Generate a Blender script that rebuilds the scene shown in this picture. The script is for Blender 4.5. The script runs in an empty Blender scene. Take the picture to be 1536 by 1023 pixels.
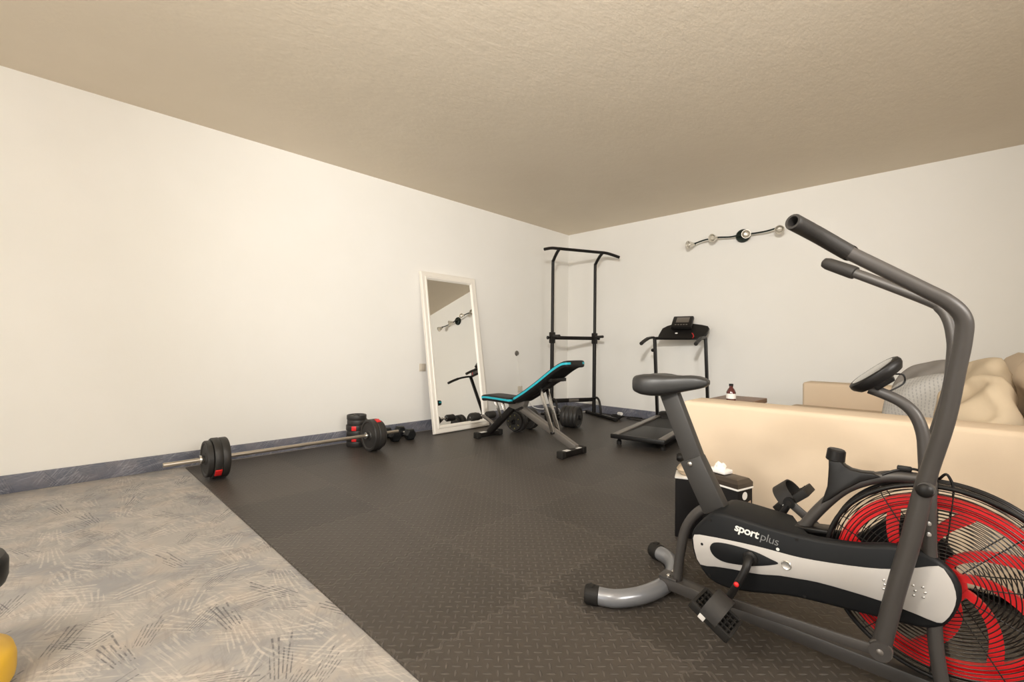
import bpy, bmesh, math, random
from mathutils import Vector, Matrix
random.seed(7)
PI = math.pi
SC = bpy.context.scene
COL = SC.collection

# ------------------------------------------------------------------ materials
def nt_new(name):
    m = bpy.data.materials.new(name); m.use_nodes = True
    t = m.node_tree; b = t.nodes['Principled BSDF']
    return m, t, b

def mat(name, col, rough=0.5, metal=0.0, bump=0.0, bscale=200.0, var=0.0, vscale=8.0, coat=0.0, spec=0.5):
    m, t, b = nt_new(name)
    b.inputs['Base Color'].default_value = (*col, 1)
    b.inputs['Roughness'].default_value = rough
    b.inputs['Metallic'].default_value = metal
    b.inputs['Specular IOR Level'].default_value = spec
    if coat: b.inputs['Coat Weight'].default_value = coat
    tc = t.nodes.new('ShaderNodeTexCoord')
    if bump:
        n = t.nodes.new('ShaderNodeTexNoise'); n.inputs['Scale'].default_value = bscale
        n.inputs['Detail'].default_value = 3
        t.links.new(tc.outputs['Object'], n.inputs['Vector'])
        bp = t.nodes.new('ShaderNodeBump'); bp.inputs['Strength'].default_value = bump
        bp.inputs['Distance'].default_value = 0.004
        t.links.new(n.outputs['Fac'], bp.inputs['Height']); t.links.new(bp.outputs['Normal'], b.inputs['Normal'])
    if var:
        n2 = t.nodes.new('ShaderNodeTexNoise'); n2.inputs['Scale'].default_value = vscale
        n2.inputs['Detail'].default_value = 4
        t.links.new(tc.outputs['Object'], n2.inputs['Vector'])
        mx = t.nodes.new('ShaderNodeMix'); mx.data_type = 'RGBA'
        mx.inputs['A'].default_value = (*[c * (1 - var) for c in col], 1)
        mx.inputs['B'].default_value = (*[min(1, c * (1 + var)) for c in col], 1)
        t.links.new(n2.outputs['Fac'], mx.inputs['Factor']); t.links.new(mx.outputs['Result'], b.inputs['Base Color'])
    return m

class G:
    """tiny node graph helper"""
    def __init__(s, t): s.t = t
    def val(s, sock, v):
        if hasattr(v, 'is_output'): s.t.links.new(v, sock)
        else: sock.default_value = v
    def m(s, op, a, b=None, c=None):
        n = s.t.nodes.new('ShaderNodeMath'); n.operation = op
        s.val(n.inputs[0], a)
        if b is not None: s.val(n.inputs[1], b)
        if c is not None: s.val(n.inputs[2], c)
        return n.outputs[0]
    def vm(s, op, a, b=None):
        n = s.t.nodes.new('ShaderNodeVectorMath'); n.operation = op
        s.val(n.inputs[0], a)
        if b is not None: s.val(n.inputs[3 if op == 'SCALE' else 1], b)
        return n.outputs[0]
    def noise(s, vec, scale, detail=2, rough=0.5):
        n = s.t.nodes.new('ShaderNodeTexNoise'); n.inputs['Scale'].default_value = scale
        n.inputs['Detail'].default_value = detail; n.inputs['Roughness'].default_value = rough
        s.t.links.new(vec, n.inputs['Vector']); return n.outputs['Fac']
    def smooth(s, v, lo, hi):
        n = s.t.nodes.new('ShaderNodeMapRange'); n.interpolation_type = 'SMOOTHSTEP'
        s.val(n.inputs['Value'], v); n.inputs['From Min'].default_value = lo; n.inputs['From Max'].default_value = hi
        return n.outputs['Result']
    def mix(s, f, a, b):
        n = s.t.nodes.new('ShaderNodeMix'); n.data_type = 'RGBA'
        s.val(n.inputs['Factor'], f)
        for k, v in (('A', a), ('B', b)):
            if isinstance(v, tuple): n.inputs[k].default_value = (*v, 1)
            else: s.t.links.new(v, n.inputs[k])
        return n.outputs['Result']
    def sep(s, v):
        n = s.t.nodes.new('ShaderNodeSeparateXYZ'); s.t.links.new(v, n.inputs[0]); return n.outputs
    def comb(s, x, y, z=0.0):
        n = s.t.nodes.new('ShaderNodeCombineXYZ'); s.val(n.inputs[0], x); s.val(n.inputs[1], y); s.val(n.inputs[2], z); return n.outputs[0]
    def rotz(s, v, ang):
        n = s.t.nodes.new('ShaderNodeVectorRotate'); n.rotation_type = 'Z_AXIS'
        s.t.links.new(v, n.inputs['Vector']); s.val(n.inputs['Angle'], ang); return n.outputs[0]

def lino(name, base_a, base_b, base_c, dark, light, wall=None, ds=0.8, ls=0.8):
    """vinyl floor: cloudy ground with fans of dark and pale brush strokes"""
    m, t, b = nt_new(name); g = G(t)
    P = t.nodes.new('ShaderNodeTexCoord').outputs['Object']
    if wall == 'x':                       # strip on the left wall: use (y, z)
        s = g.sep(P); P = g.comb(s[1], s[2])
    elif wall == 'y':
        s = g.sep(P); P = g.comb(s[0], s[2])
    n1 = g.noise(P, 3.2, 5, 0.65); n2 = g.noise(g.vm('ADD', P, (5, 3, 0)), 7.0, 4, 0.6)
    col = g.mix(g.smooth(n1, 0.40, 0.62), base_a, base_b)
    col = g.mix(g.m('MULTIPLY', g.smooth(n2, 0.46, 0.68), 0.7), col, base_c)
    # fine streaks of the ground
    for ang, off in ((0.6, 1.0), (2.2, 4.0), (1.3, 1.7), (2.9, 6.3), (0.1, 1.3)):
        r = g.rotz(P, ang); s = g.sep(r)
        st = g.noise(g.comb(g.m('MULTIPLY', s[0], 11.0), g.m('MULTIPLY', s[1], 110.0), off), 1.0, 3)
        pt = g.noise(g.vm('ADD', P, (off, 2 * off, 0)), 5.5, 2)
        f = g.m('MULTIPLY', g.smooth(st, 0.50, 0.62), g.smooth(pt, 0.46, 0.60))
        col = g.mix(g.m('MULTIPLY', f, 0.36), col, tuple(0.30 * l + 0.70 * d for l, d in zip(light, dark)) if off < 2 else light)
    def hatch(scale, off, freq, hl, hw, thr, a0, asp):
        v = g.vm('SCALE', g.vm('ADD', P, (off, off * 1.7, 0)), scale)
        vo = t.nodes.new('ShaderNodeTexVoronoi'); vo.voronoi_dimensions = '2D'
        vo.inputs['Scale'].default_value = 1.0; vo.inputs['Randomness'].default_value = 0.75
        t.links.new(v, vo.inputs['Vector'])
        loc = g.vm('SUBTRACT', v, vo.outputs['Position'])
        c = t.nodes.new('ShaderNodeSeparateColor'); t.links.new(vo.outputs['Color'], c.inputs[0])
        loc = g.rotz(loc, g.m('ADD', a0, g.m('MULTIPLY', c.outputs[0], asp)))
        s = g.sep(loc)
        y = g.m('ADD', s[1], g.m('MULTIPLY', g.m('MULTIPLY', s[0], s[1]), 0.9))      # strokes fan out
        k = g.m('MULTIPLY', y, freq)
        line = g.m('FLOOR', k)
        fr = g.m('ABSOLUTE', g.m('SUBTRACT', g.m('FRACT', k), 0.5))
        rn = t.nodes.new('ShaderNodeTexWhiteNoise'); rn.noise_dimensions = '2D'
        t.links.new(g.comb(line, g.m('MULTIPLY', c.outputs[1], 97.0)), rn.inputs['Vector'])
        rv = rn.outputs['Value']
        hlr = g.m('MULTIPLY', hl, g.m('ADD', 0.45, g.m('MULTIPLY', rv, 0.75)))
        inx = g.m('LESS_THAN', g.m('ABSOLUTE', g.m('ADD', s[0], g.m('MULTIPLY', g.m('SUBTRACT', rv, 0.5), 0.12))), hlr)
        iny = g.m('LESS_THAN', g.m('ABSOLUTE', s[1]), hw)
        core = g.smooth(fr, 0.27, 0.08)
        on = g.m('GREATER_THAN', c.outputs[2], thr)
        br = g.smooth(g.noise(P, 60.0, 2), 0.30, 0.55)
        f = g.m('MULTIPLY', g.m('MULTIPLY', inx, iny), g.m('MULTIPLY', core, on))
        return g.m('MULTIPLY', f, br)
    for (sc, off, fr, hl, hw, th, a0, asp, c, k) in (
            (3.6, 0.3, 23, .34, .11, .25, -0.5, 1.3, dark, ds * .95), (3.7, 7.9, 12, .27, .17, .25, 0.9, 1.6, light, ls * .6),
            (4.2, 3.1, 24, .33, .10, .30, 0.6, 1.5, dark, ds * .8), (4.1, 12.7, 14, .30, .16, .30, -1.0, 1.6, light, ls * .5),
            (4.0, 21.3, 26, .30, .11, .25, 0.3, 2.5, dark, ds * .8), (3.5, 31.7, 20, .32, .14, .30, 1.9, 2.0, light, ls * .5)):
        col = g.mix(g.m('MULTIPLY', hatch(sc, off, fr, hl, hw, th, a0, asp), k), col, c)
    t.links.new(col, b.inputs['Base Color'])
    b.inputs['Roughness'].default_value = 0.5
    return m

def mat_rubber_mat():
    m, t, b = nt_new('rubber_checker_mat'); g = G(t)
    P = t.nodes.new('ShaderNodeTexCoord').outputs['Object']
    c = 0.0290
    s = g.sep(g.vm('SCALE', g.rotz(P, PI / 4), 1 / c))
    fa = g.m('FLOOR', s[0]); fb = g.m('FLOOR', s[1])
    la = g.m('SUBTRACT', g.m('SUBTRACT', s[0], fa), 0.5); lb = g.m('SUBTRACT', g.m('SUBTRACT', s[1], fb), 0.5)
    par = g.m('FLOORED_MODULO', g.m('ADD', fa, fb), 2.0)
    ip = g.m('SUBTRACT', 1.0, par)
    u = g.m('ADD', g.m('MULTIPLY', la, ip), g.m('MULTIPLY', lb, par))
    w = g.m('ADD', g.m('MULTIPLY', lb, ip), g.m('MULTIPLY', la, par))
    q = g.m('ADD', g.m('POWER', g.m('ABSOLUTE', g.m('DIVIDE', u, 0.50)), 2.0), g.m('POWER', g.m('ABSOLUTE', g.m('DIVIDE', w, 0.15)), 2.0))
    bar = g.smooth(q, 1.0, 0.2)
    # seams of the interlocking tiles (0.57 m)
    T = 0.57
    sp = g.sep(g.vm('SCALE', g.vm('ADD', P, (0.0, 0.0, 0)), 1 / T))
    wob = g.m('MULTIPLY', g.m('SINE', g.m('MULTIPLY', sp[1], 2 * PI * 9)), 0.018)
    wob2 = g.m('MULTIPLY', g.m('SINE', g.m('MULTIPLY', sp[0], 2 * PI * 9)), 0.018)
    def seam(v):
        d = g.m('ABSOLUTE', g.m('SUBTRACT', g.m('FRACT', g.m('ADD', v, 0.5)), 0.5))
        return g.smooth(d, 0.013, 0.004)
    sm = g.m('MAXIMUM', seam(g.m('ADD', sp[0], wob)), seam(g.m('ADD', sp[1], wob2)))
    cell = g.comb(g.m('FLOOR', sp[0]), g.m('FLOOR', sp[1]))
    wn = t.nodes.new('ShaderNodeTexWhiteNoise'); wn.noise_dimensions = '2D'; t.links.new(cell, wn.inputs['Vector'])
    n = g.noise(P, 5.0, 5, 0.7); nf = g.noise(P, 90.0, 2)
    f = g.m('ADD', g.m('MULTIPLY', n, 0.42), g.m('ADD', g.m('MULTIPLY', nf, 0.15), g.m('MULTIPLY', wn.outputs['Value'], 0.50)))
    col = g.mix(f, (0.030, 0.0255, 0.021), (0.076, 0.064, 0.054))
    # pale tint on the raised bars stands in for their highlights
    col = g.mix(g.m('MULTIPLY', bar, 0.22), col, (0.20, 0.18, 0.16))
    col = g.mix(g.m('MULTIPLY', sm, 0.30), col, (0.14, 0.122, 0.105))
    t.links.new(col, b.inputs['Base Color'])
    b.inputs['Roughness'].default_value = 0.45
    b.inputs['Specular IOR Level'].default_value = 0.38
    h = g.m('SUBTRACT', bar, g.m('MULTIPLY', sm, 0.6))
    bp = t.nodes.new('ShaderNodeBump'); bp.inputs['Strength'].default_value = 0.8; bp.inputs['Distance'].default_value = 0.0026
    t.links.new(h, bp.inputs['Height']); t.links.new(bp.outputs['Normal'], b.inputs['Normal'])
    return m

def mat_plaster(name, ca, cb, fine, coarse, stretch, strength):
    m, t, b = nt_new(name); g = G(t)
    P = t.nodes.new('ShaderNodeTexCoord').outputs['Object']
    n = g.noise(P, 0.9, 4, 0.6)
    t.links.new(g.mix(g.smooth(n, 0.35, 0.68), ca, cb), b.inputs['Base Color'])
    b.inputs['Roughness'].default_value = 0.9; b.inputs['Specular IOR Level'].default_value = 0.15
    mp = g.vm('MULTIPLY', P, stretch)
    h = g.m('ADD', g.m('MULTIPLY', g.noise(mp, fine, 3), 0.5), g.noise(mp, coarse, 4, 0.6))
    bp = t.nodes.new('ShaderNodeBump'); bp.inputs['Strength'].default_value = strength; bp.inputs['Distance'].default_value = 0.01
    t.links.new(h, bp.inputs['Height']); t.links.new(bp.outputs['Normal'], b.inputs['Normal'])
    return m

def mat_stripes(name, ca, cb, cc, scale):
    m, t, b = nt_new(name); g = G(t)
    P = t.nodes.new('ShaderNodeTexCoord').outputs['Object']; s = g.sep(P)
    n = g.noise(P, 18, 3)
    k = g.m('FRACT', g.m('ADD', g.m('MULTIPLY', s[0], scale), g.m('MULTIPLY', n, 0.25)))
    dash = g.m('FRACT', g.m('ADD', g.m('MULTIPLY', s[1], scale * 0.8), g.m('MULTIPLY', g.m('FLOOR', g.m('MULTIPLY', s[0], scale)), 0.5)))
    f = g.m('MULTIPLY', g.smooth(k, 0.6, 0.75), g.smooth(dash, 0.25, 0.35))
    col = g.mix(f, ca, cb)
    col = g.mix(g.m('MULTIPLY', g.smooth(g.noise(P, 220, 2), 0.5, 0.7), 0.5), col, cc)
    t.links.new(col, b.inputs['Base Color']); b.inputs['Roughness'].default_value = 0.95
    return m

M = dict(
    wall=mat_plaster('wall_plaster', (0.845, 0.83, 0.79), (0.865, 0.85, 0.815), 120, 14, (1, 1, 1), 0.06),
    ceil=mat_plaster('ceiling_plaster', (0.77, 0.685, 0.56), (0.80, 0.715, 0.59), 60, 18, (1.0, 0.5, 1), 0.22),
    lino=lino('vinyl_floor', (0.385, 0.362, 0.338), (0.285, 0.282, 0.285), (0.43, 0.375, 0.325), (0.075, 0.075, 0.088), (0.64, 0.585, 0.52)),
    skirt=lino('vinyl_skirting', (0.145, 0.15, 0.19), (0.105, 0.115, 0.15), (0.19, 0.18, 0.20), (0.07, 0.08, 0.11), (0.42, 0.42, 0.45), 'x', .7, .6),
    skirt_y=lino('vinyl_skirting_back', (0.145, 0.15, 0.19), (0.105, 0.115, 0.15), (0.19, 0.18, 0.20), (0.07, 0.08, 0.11), (0.42, 0.42, 0.45), 'y', .7, .6),
    mat=mat_rubber_mat(),
    frame_grey=mat('grey_painted_steel', (0.062, 0.056, 0.052), 0.42, 0.15, var=0.06),
    post_grey=mat('grey_post_paint', (0.034, 0.032, 0.030), 0.5, 0.0, spec=0.4),
    stab=mat('silver_grey_paint', (0.24, 0.245, 0.26), 0.28, 0.4, coat=0.3),
    housing=mat('charcoal_housing_plastic', (0.0095, 0.010, 0.011), 0.5, bump=0.04, bscale=400, spec=0.22),
    silver=mat('silver_plastic', (0.50, 0.475, 0.45), 0.42, 0.0, bump=0.03, bscale=500),
    badge=mat('chrome_badge', (0.72, 0.70, 0.66), 0.22, 0.8),
    white_print=mat('white_print', (0.85, 0.84, 0.80), 0.5),
    grey_print=mat('grey_print', (0.22, 0.22, 0.22), 0.5),
    black=mat('black_plastic', (0.010, 0.009, 0.0085), 0.42, spec=0.3),
    black_soft=mat('black_rubber', (0.014, 0.0125, 0.011), 0.6, bump=0.1, bscale=250, spec=0.3),
    black_steel=mat('black_steel', (0.009, 0.0075, 0.0065), 0.4, 0.0, spec=0.3),
    foam=mat('charcoal_foam_grip', (0.019, 0.0165, 0.0145), 0.6, bump=0.1, bscale=300),
    saddle=mat('grey_saddle_vinyl', (0.021, 0.0205, 0.020), 0.45, bump=0.05, bscale=350),
    red=mat('red_fan_paint', (0.80, 0.010, 0.014), 0.42),
    red_plain=mat('red_plastic', (0.70, 0.02, 0.02), 0.4),
    wire=mat('black_cage_wire', (0.02, 0.018, 0.016), 0.35, 0.4),
    screen=mat('monitor_face', (0.42, 0.41, 0.40), 0.12, 0.7),
    chrome=mat('chrome', (0.62, 0.60, 0.57), 0.22, 1.0),
    bar_steel=mat('brushed_bar_steel', (0.52, 0.47, 0.40), 0.33, 0.9),
    tube_grey=mat('satin_grey_tube', (0.22, 0.20, 0.18), 0.33, 0.6),
    plate=mat('cement_plate_shell', (0.024, 0.022, 0.020), 0.5, bump=0.06, bscale=90),
    hexrub=mat('hex_rubber', (0.009, 0.010, 0.011), 0.45, spec=0.3),
    vinyl=mat('black_vinyl_pad', (0.012, 0.0115, 0.0115), 0.5, bump=0.08, bscale=260, spec=0.3),
    cyan=mat('cyan_piping', (0.02, 0.42, 0.52), 0.5),
    sofa=mat('cream_sofa_fabric', (0.615, 0.495, 0.365), 0.9, bump=0.12, bscale=300, var=0.025, vscale=3, spec=0.2),
    sofa_cushion=mat('cream_seat_fabric', (0.57, 0.465, 0.35), 0.92, bump=0.15, bscale=260, var=0.04, vscale=5, spec=0.2),
    beige=mat('beige_pillow_cotton', (0.50, 0.41, 0.295), 0.9, bump=0.2, bscale=60, var=0.06, vscale=7, spec=0.2),
    greyfab=mat('grey_pillow_fabric', (0.21, 0.195, 0.18), 0.95, bump=0.2, bscale=200, spec=0.2),
    stripes=mat_stripes('striped_grey_fabric', (0.40, 0.39, 0.375), (0.29, 0.29, 0.285), (0.47, 0.455, 0.435), 62),
    mirror=mat('mirror_glass', (0.86, 0.86, 0.84), 0.0, 1.0),
    white_frame=mat('white_lacquer', (0.84, 0.80, 0.73), 0.4),
    white=mat('white_plastic', (0.82, 0.80, 0.76), 0.4),
    cream_plate=mat('cream_switch_plastic', (0.60, 0.54, 0.45), 0.4),
    wood=mat('brown_wood', (0.20, 0.105, 0.055), 0.45, var=0.25, vscale=14),
    glass_dark=mat('dark_bottle', (0.09, 0.02, 0.018), 0.12, coat=0.5),
    lamp_green=mat('dark_green_metal', (0.012, 0.022, 0.018), 0.3, 0.4),
    lamp_glass=mat('frosted_lamp_cup', (0.70, 0.66, 0.58), 0.25, 0.35),
    box_black=mat('black_box_board', (0.007, 0.006, 0.006), 0.6, spec=0.2),
    box_brown=mat('dark_brown_lid', (0.045, 0.034, 0.026), 0.35),
    box_print=mat('tan_box_print', (0.36, 0.27, 0.20), 0.5),
    yellow=mat('yellow_plastic', (0.78, 0.47, 0.035), 0.4),
    olive=mat('yellow_ink', (0.30, 0.26, 0.08), 0.5),
    towel=mat('beige_towel', (0.62, 0.50, 0.36), 0.95, bump=0.3, bscale=150),
    door=mat('white_door_paint', (0.75, 0.73, 0.70), 0.5),
)
M['pane'] = mat('window_glass', (1, 1, 1), 0.0)
M['pane'].node_tree.nodes['Principled BSDF'].inputs['Transmission Weight'].default_value = 1.0
M['lampglow'] = bpy.data.materials.new('opal_globe'); M['lampglow'].use_nodes = True
_b = M['lampglow'].node_tree.nodes['Principled BSDF']
_b.inputs['Base Color'].default_value = (0.9, 0.86, 0.78, 1)
_b.inputs['Emission Color'].default_value = (1.0, 0.94, 0.84, 1)
_b.inputs['Emission Strength'].default_value = 108.0

# ------------------------------------------------------------------ mesh helpers
def V(*a): return Vector(a[0]) if len(a) == 1 else Vector(a)

def catmull(pts, n):
    pts = [Vector(p) for p in pts]
    if n <= 1 or len(pts) < 3: return pts
    out = []
    for i in range(len(pts) - 1):
        p0 = pts[max(i - 1, 0)]; p1 = pts[i]; p2 = pts[i + 1]; p3 = pts[min(i + 2, len(pts) - 1)]
        for k in range(n):
            t = k / n
            out.append(0.5 * ((2 * p1) + (p2 - p0) * t + (2 * p0 - 5 * p1 + 4 * p2 - p3) * t * t + (3 * p1 - p0 - 3 * p2 + p3) * t ** 3))
    out.append(pts[-1]); return out

def frames(pts, closed=False):
    n = len(pts); tans = []
    for i in range(n):
        if closed: a, b = pts[i - 1], pts[(i + 1) % n]
        else: a, b = pts[max(i - 1, 0)], pts[min(i + 1, n - 1)]
        tans.append((b - a).normalized())
    ref = Vector((0, 0, 1)) if abs(tans[0].z) < 0.9 else Vector((0, 1, 0))
    u = tans[0].cross(ref).normalized(); out = []
    for i in range(n):
        tn = tans[i]; u = (u - tn * u.dot(tn)).normalized()
        out.append((tn, u, tn.cross(u).normalized()))
    return out

class MB:
    def __init__(s): s.bm = bmesh.new()
    def _merge(s, b, mtx=None):
        if mtx is not None: bmesh.ops.transform(b, matrix=mtx, verts=b.verts)
        bmesh.ops.recalc_face_normals(b, faces=b.faces)
        me = bpy.data.meshes.new('t'); b.to_mesh(me); b.free(); s.bm.from_mesh(me); bpy.data.meshes.remove(me); return s
    def box(s, c, size, bev=0.0, rot=None, seg=2):
        b = bmesh.new(); bmesh.ops.create_cube(b, size=1)
        bmesh.ops.scale(b, vec=size, verts=b.verts)
        if bev: bmesh.ops.bevel(b, geom=b.edges[:], offset=bev, segments=seg, profile=0.5, affect='EDGES')
        m = Matrix.Translation(Vector(c))
        if rot is not None: m = m @ rot
        return s._merge(b, m)
    def bar(s, p, q, w, h, bev=0.003, up=(0, 0, 1)):
        p, q = Vector(p), Vector(q); d = (q - p); L = d.length; z = d.normalized(); u = Vector(up)
        if abs(u.dot(z)) > 0.98: u = Vector((1, 0, 0))
        x = u.cross(z).normalized(); y = z.cross(x)
        r = Matrix((x, y, z)).transposed().to_4x4()
        return s.box((p + q) / 2, (w, h, L), bev, r)
    def tube(s, pts, r, n=6, seg=14, caps=True, closed=False, flat=1.0):
        P = catmull(pts, n) if not closed else [Vector(p) for p in pts]
        if isinstance(r, (list, tuple)):
            k = len(r); R = []
            for i in range(len(P)):
                f = i / (len(P) - 1) * (k - 1); a = int(min(f, k - 2)); R.append(r[a] + (r[a + 1] - r[a]) * (f - a))
        else: R = [r] * len(P)
        b = bmesh.new(); rings = []
        for p, (tn, u, v), rr in zip(P, frames(P, closed), R):
            rings.append([b.verts.new(p + rr * (math.cos(a) * u + flat * math.sin(a) * v)) for a in [2 * PI * k / seg for k in range(seg)]])
        m = len(rings)
        for i in range(m if closed else m - 1):
            A, B = rings[i], rings[(i + 1) % m]
            for k in range(seg): b.faces.new((A[k], A[(k + 1) % seg], B[(k + 1) % seg], B[k]))
        if caps and not closed: b.faces.new(rings[0][::-1]); b.faces.new(rings[-1])
        return s._merge(b)
    def torus(s, c, R, r, axis=(0, 1, 0), n=64, seg=8, a0=0, a1=2 * PI):
        z = Vector(axis).normalized(); x = z.orthogonal().normalized(); y = z.cross(x); c = Vector(c)
        full = abs(a1 - a0 - 2 * PI) < 1e-6
        pts = [c + R * (math.cos(a) * x + math.sin(a) * y) for a in [a0 + (a1 - a0) * k / (n if full else n - 1) for k in range(n)]]
        return s.tube(pts, r, 1, seg, closed=full)
    def lathe(s, prof, o=(0, 0, 0), axis=(0, 0, 1), seg=32, sx=1.0):
        z = Vector(axis).normalized()
        x = Vector((1, 0, 0)) if abs(z.x) < 0.9 else Vector((0, 1, 0))
        x = (x - z * x.dot(z)).normalized(); y = z.cross(x); o = Vector(o)
        b = bmesh.new(); rings = []
        for r, h in prof:
            if r < 1e-6: rings.append([b.verts.new(o + z * h)])
            else: rings.append([b.verts.new(o + z * h + r * (math.cos(2 * PI * k / seg) * x * sx + math.sin(2 * PI * k / seg) * y)) for k in range(seg)])
        for A, B in zip(rings, rings[1:]):
            if len(A) == 1 and len(B) == 1: continue
            for k in range(seg):
                k2 = (k + 1) % seg
                if len(A) == 1: b.faces.new((A[0], B[k2], B[k]))
                elif len(B) == 1: b.faces.new((A[k], A[k2], B[0]))
                else: b.faces.new((A[k], A[k2], B[k2], B[k]))
        if len(rings[0]) > 1: b.faces.new(rings[0][::-1])
        if len(rings[-1]) > 1: b.faces.new(rings[-1])
        return s._merge(b)
    def loft(s, rings, caps=True):
        b = bmesh.new(); R = [[b.verts.new(Vector(p)) for p in ring] for ring in rings]; n = len(R[0])
        for A, B in zip(R, R[1:]):
            for k in range(n): b.faces.new((A[k], A[(k + 1) % n], B[(k + 1) % n], B[k]))
        if caps: b.faces.new(R[0][::-1]); b.faces.new(R[-1])
        return s._merge(b)
    def prism(s, poly, y0, y1, bev=0.0, near_only=False):
        """poly in (x, z), extruded along y"""
        if not bev: return s.loft([[(x, y0, z) for x, z in poly], [(x, y1, z) for x, z in poly]])
        q = offset(poly, -bev); d = 1 if y1 > y0 else -1
        rings = [[(x, y0, z) for x, z in q], [(x, y0 + d * bev * .35, z) for x, z in offset(poly, -bev * .35)], [(x, y0 + d * bev, z) for x, z in poly]]
        if near_only: rings.append([(x, y1, z) for x, z in poly])
        else: rings += [[(x, y1 - d * bev, z) for x, z in poly], [(x, y1 - d * bev * .35, z) for x, z in offset(poly, -bev * .35)], [(x, y1, z) for x, z in q]]
        return s.loft(rings)
    def sphere(s, c, r, sc=(1, 1, 1)):
        b = bmesh.new(); bmesh.ops.create_uvsphere(b, u_segments=20, v_segments=12, radius=r)
        return s._merge(b, Matrix.Translation(Vector(c)) @ Matrix.Diagonal((*sc, 1)))
    def pillow(s, w, h, t, mtx, seed=0, n=22, wr=0.010):
        rnd = random.Random(seed); ph = [rnd.uniform(0, 6.28) for _ in range(8)]
        b = bmesh.new()
        def pt(i, j, sgn):
            x = -1 + 2 * i / n; y = -1 + 2 * j / n
            e = max(0.0, (1 - abs(x) ** 2.8)) ** 0.48 * max(0.0, (1 - abs(y) ** 2.8)) ** 0.48
            px = x * math.sqrt(1 - .75 * y * y / 2) ; py = y * math.sqrt(1 - .75 * x * x / 2)
            z = sgn * t / 2 * e
            z += e * wr * (math.sin(5 * x + 3 * y + ph[0]) + math.sin(-4 * x + 7 * y + ph[1]) + 0.6 * math.sin(11 * x + 2 * y + ph[2]) * (abs(x)) + 0.5 * math.sin(3 * x - 12 * y + ph[3]) * abs(y))
            return (px * w / 2, py * h / 2, z)
        top = [[b.verts.new(pt(i, j, 1)) for j in range(n + 1)] for i in range(n + 1)]
        bot = [[top[i][j] if i in (0, n) or j in (0, n) else b.verts.new(pt(i, j, -1)) for j in range(n + 1)] for i in range(n + 1)]
        for i in range(n):
            for j in range(n):
                b.faces.new((top[i][j], top[i + 1][j], top[i + 1][j + 1], top[i][j + 1]))
                b.faces.new((bot[i][j], bot[i][j + 1], bot[i + 1][j + 1], bot[i + 1][j]))
        return s._merge(b, mtx)

def offset(poly, d):
    """offset a closed 2-D polygon outwards by d (negative: inwards)"""
    n = len(poly); area = sum(poly[i][0] * poly[(i + 1) % n][1] - poly[(i + 1) % n][0] * poly[i][1] for i in range(n))
    sg = 1 if area > 0 else -1; out = []
    for i in range(n):
        p0, p1, p2 = Vector(poly[i - 1]), Vector(poly[i]), Vector(poly[(i + 1) % n])
        a = (p1 - p0).normalized(); b = (p2 - p1).normalized()
        na = Vector((a.y, -a.x)) * sg; nb = Vector((b.y, -b.x)) * sg
        m = (na + nb)
        if m.length < 1e-6: m = na
        m.normalize(); k = max(0.5, m.dot(na))
        out.append(tuple(p1 + m * (d / k)))
    return out

def smooth2(poly, n=4):
    P = [Vector((x, 0, z)) for x, z in poly]; N = len(P); out = []
    for i in range(N):
        p0, p1, p2, p3 = P[i - 1], P[i], P[(i + 1) % N], P[(i + 2) % N]
        for k in range(n):
            t = k / n
            q = 0.5 * ((2 * p1) + (p2 - p0) * t + (2 * p0 - 5 * p1 + 4 * p2 - p3) * t * t + (3 * p1 - p0 - 3 * p2 + p3) * t ** 3)
            out.append((q.x, q.z))
    return out

ORIGIN = {}
def root(name, label, cat, loc, rotz=0.0, group=None):
    o = bpy.data.objects.new(name, None); COL.objects.link(o)
    o.empty_display_size = 0.1; o.location = loc; o.rotation_euler = (0, 0, rotz)
    o['label'] = label; o['category'] = cat
    if group: o['group'] = group
    ORIGIN[o.name] = Matrix.Translation(Vector(loc)) @ Matrix.Rotation(rotz, 4, 'Z')
    return o
def build(name, mb, m, parent=None, local=False, sharp=38, label=None):
    """link the collected shapes as one mesh object; world coordinates unless local"""
    me = bpy.data.meshes.new(name)
    if parent is not None and not local:
        bmesh.ops.transform(mb.bm, matrix=ORIGIN[parent.name].inverted(), verts=mb.bm.verts)
    mb.bm.to_mesh(me); mb.bm.free()
    me.materials.append(m)
    for p in me.polygons: p.use_smooth = True
    me.set_sharp_from_angle(angle=math.radians(sharp))
    o = bpy.data.objects.new(name, me); COL.objects.link(o)
    if parent is not None:
        o.parent = parent; ORIGIN[o.name] = ORIGIN[parent.name]
    if label: o['label'] = label
    return o
def thing(name, mb, m, label, cat, base, group=None, sharp=38):
    """a top-level thing that is one mesh; base = its origin"""
    bmesh.ops.translate(mb.bm, vec=-Vector(base), verts=mb.bm.verts)
    o = build(name, mb, m, None, sharp=sharp); o.location = base
    ORIGIN[o.name] = Matrix.Translation(Vector(base))
    o['label'] = label; o['category'] = cat
    if group: o['group'] = group
    return o
def struct(name, mb, m, parent=None, sharp=38):
    o = build(name, mb, m, parent, local=True, sharp=sharp)
    if parent is None: o['kind'] = 'structure'; ORIGIN[o.name] = Matrix.Identity(4)
    return o
def copy_thing(src, loc, rot=None, label=None):
    def cp(o, par):
        c = o.copy(); COL.objects.link(c)
        if par is not None: c.parent = par
        for ch in list(o.children): cp(ch, c)
        return c
    c = cp(src, None); c.location = loc
    if rot is not None: c.rotation_euler = rot
    if label: c['label'] = label
    return c

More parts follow.
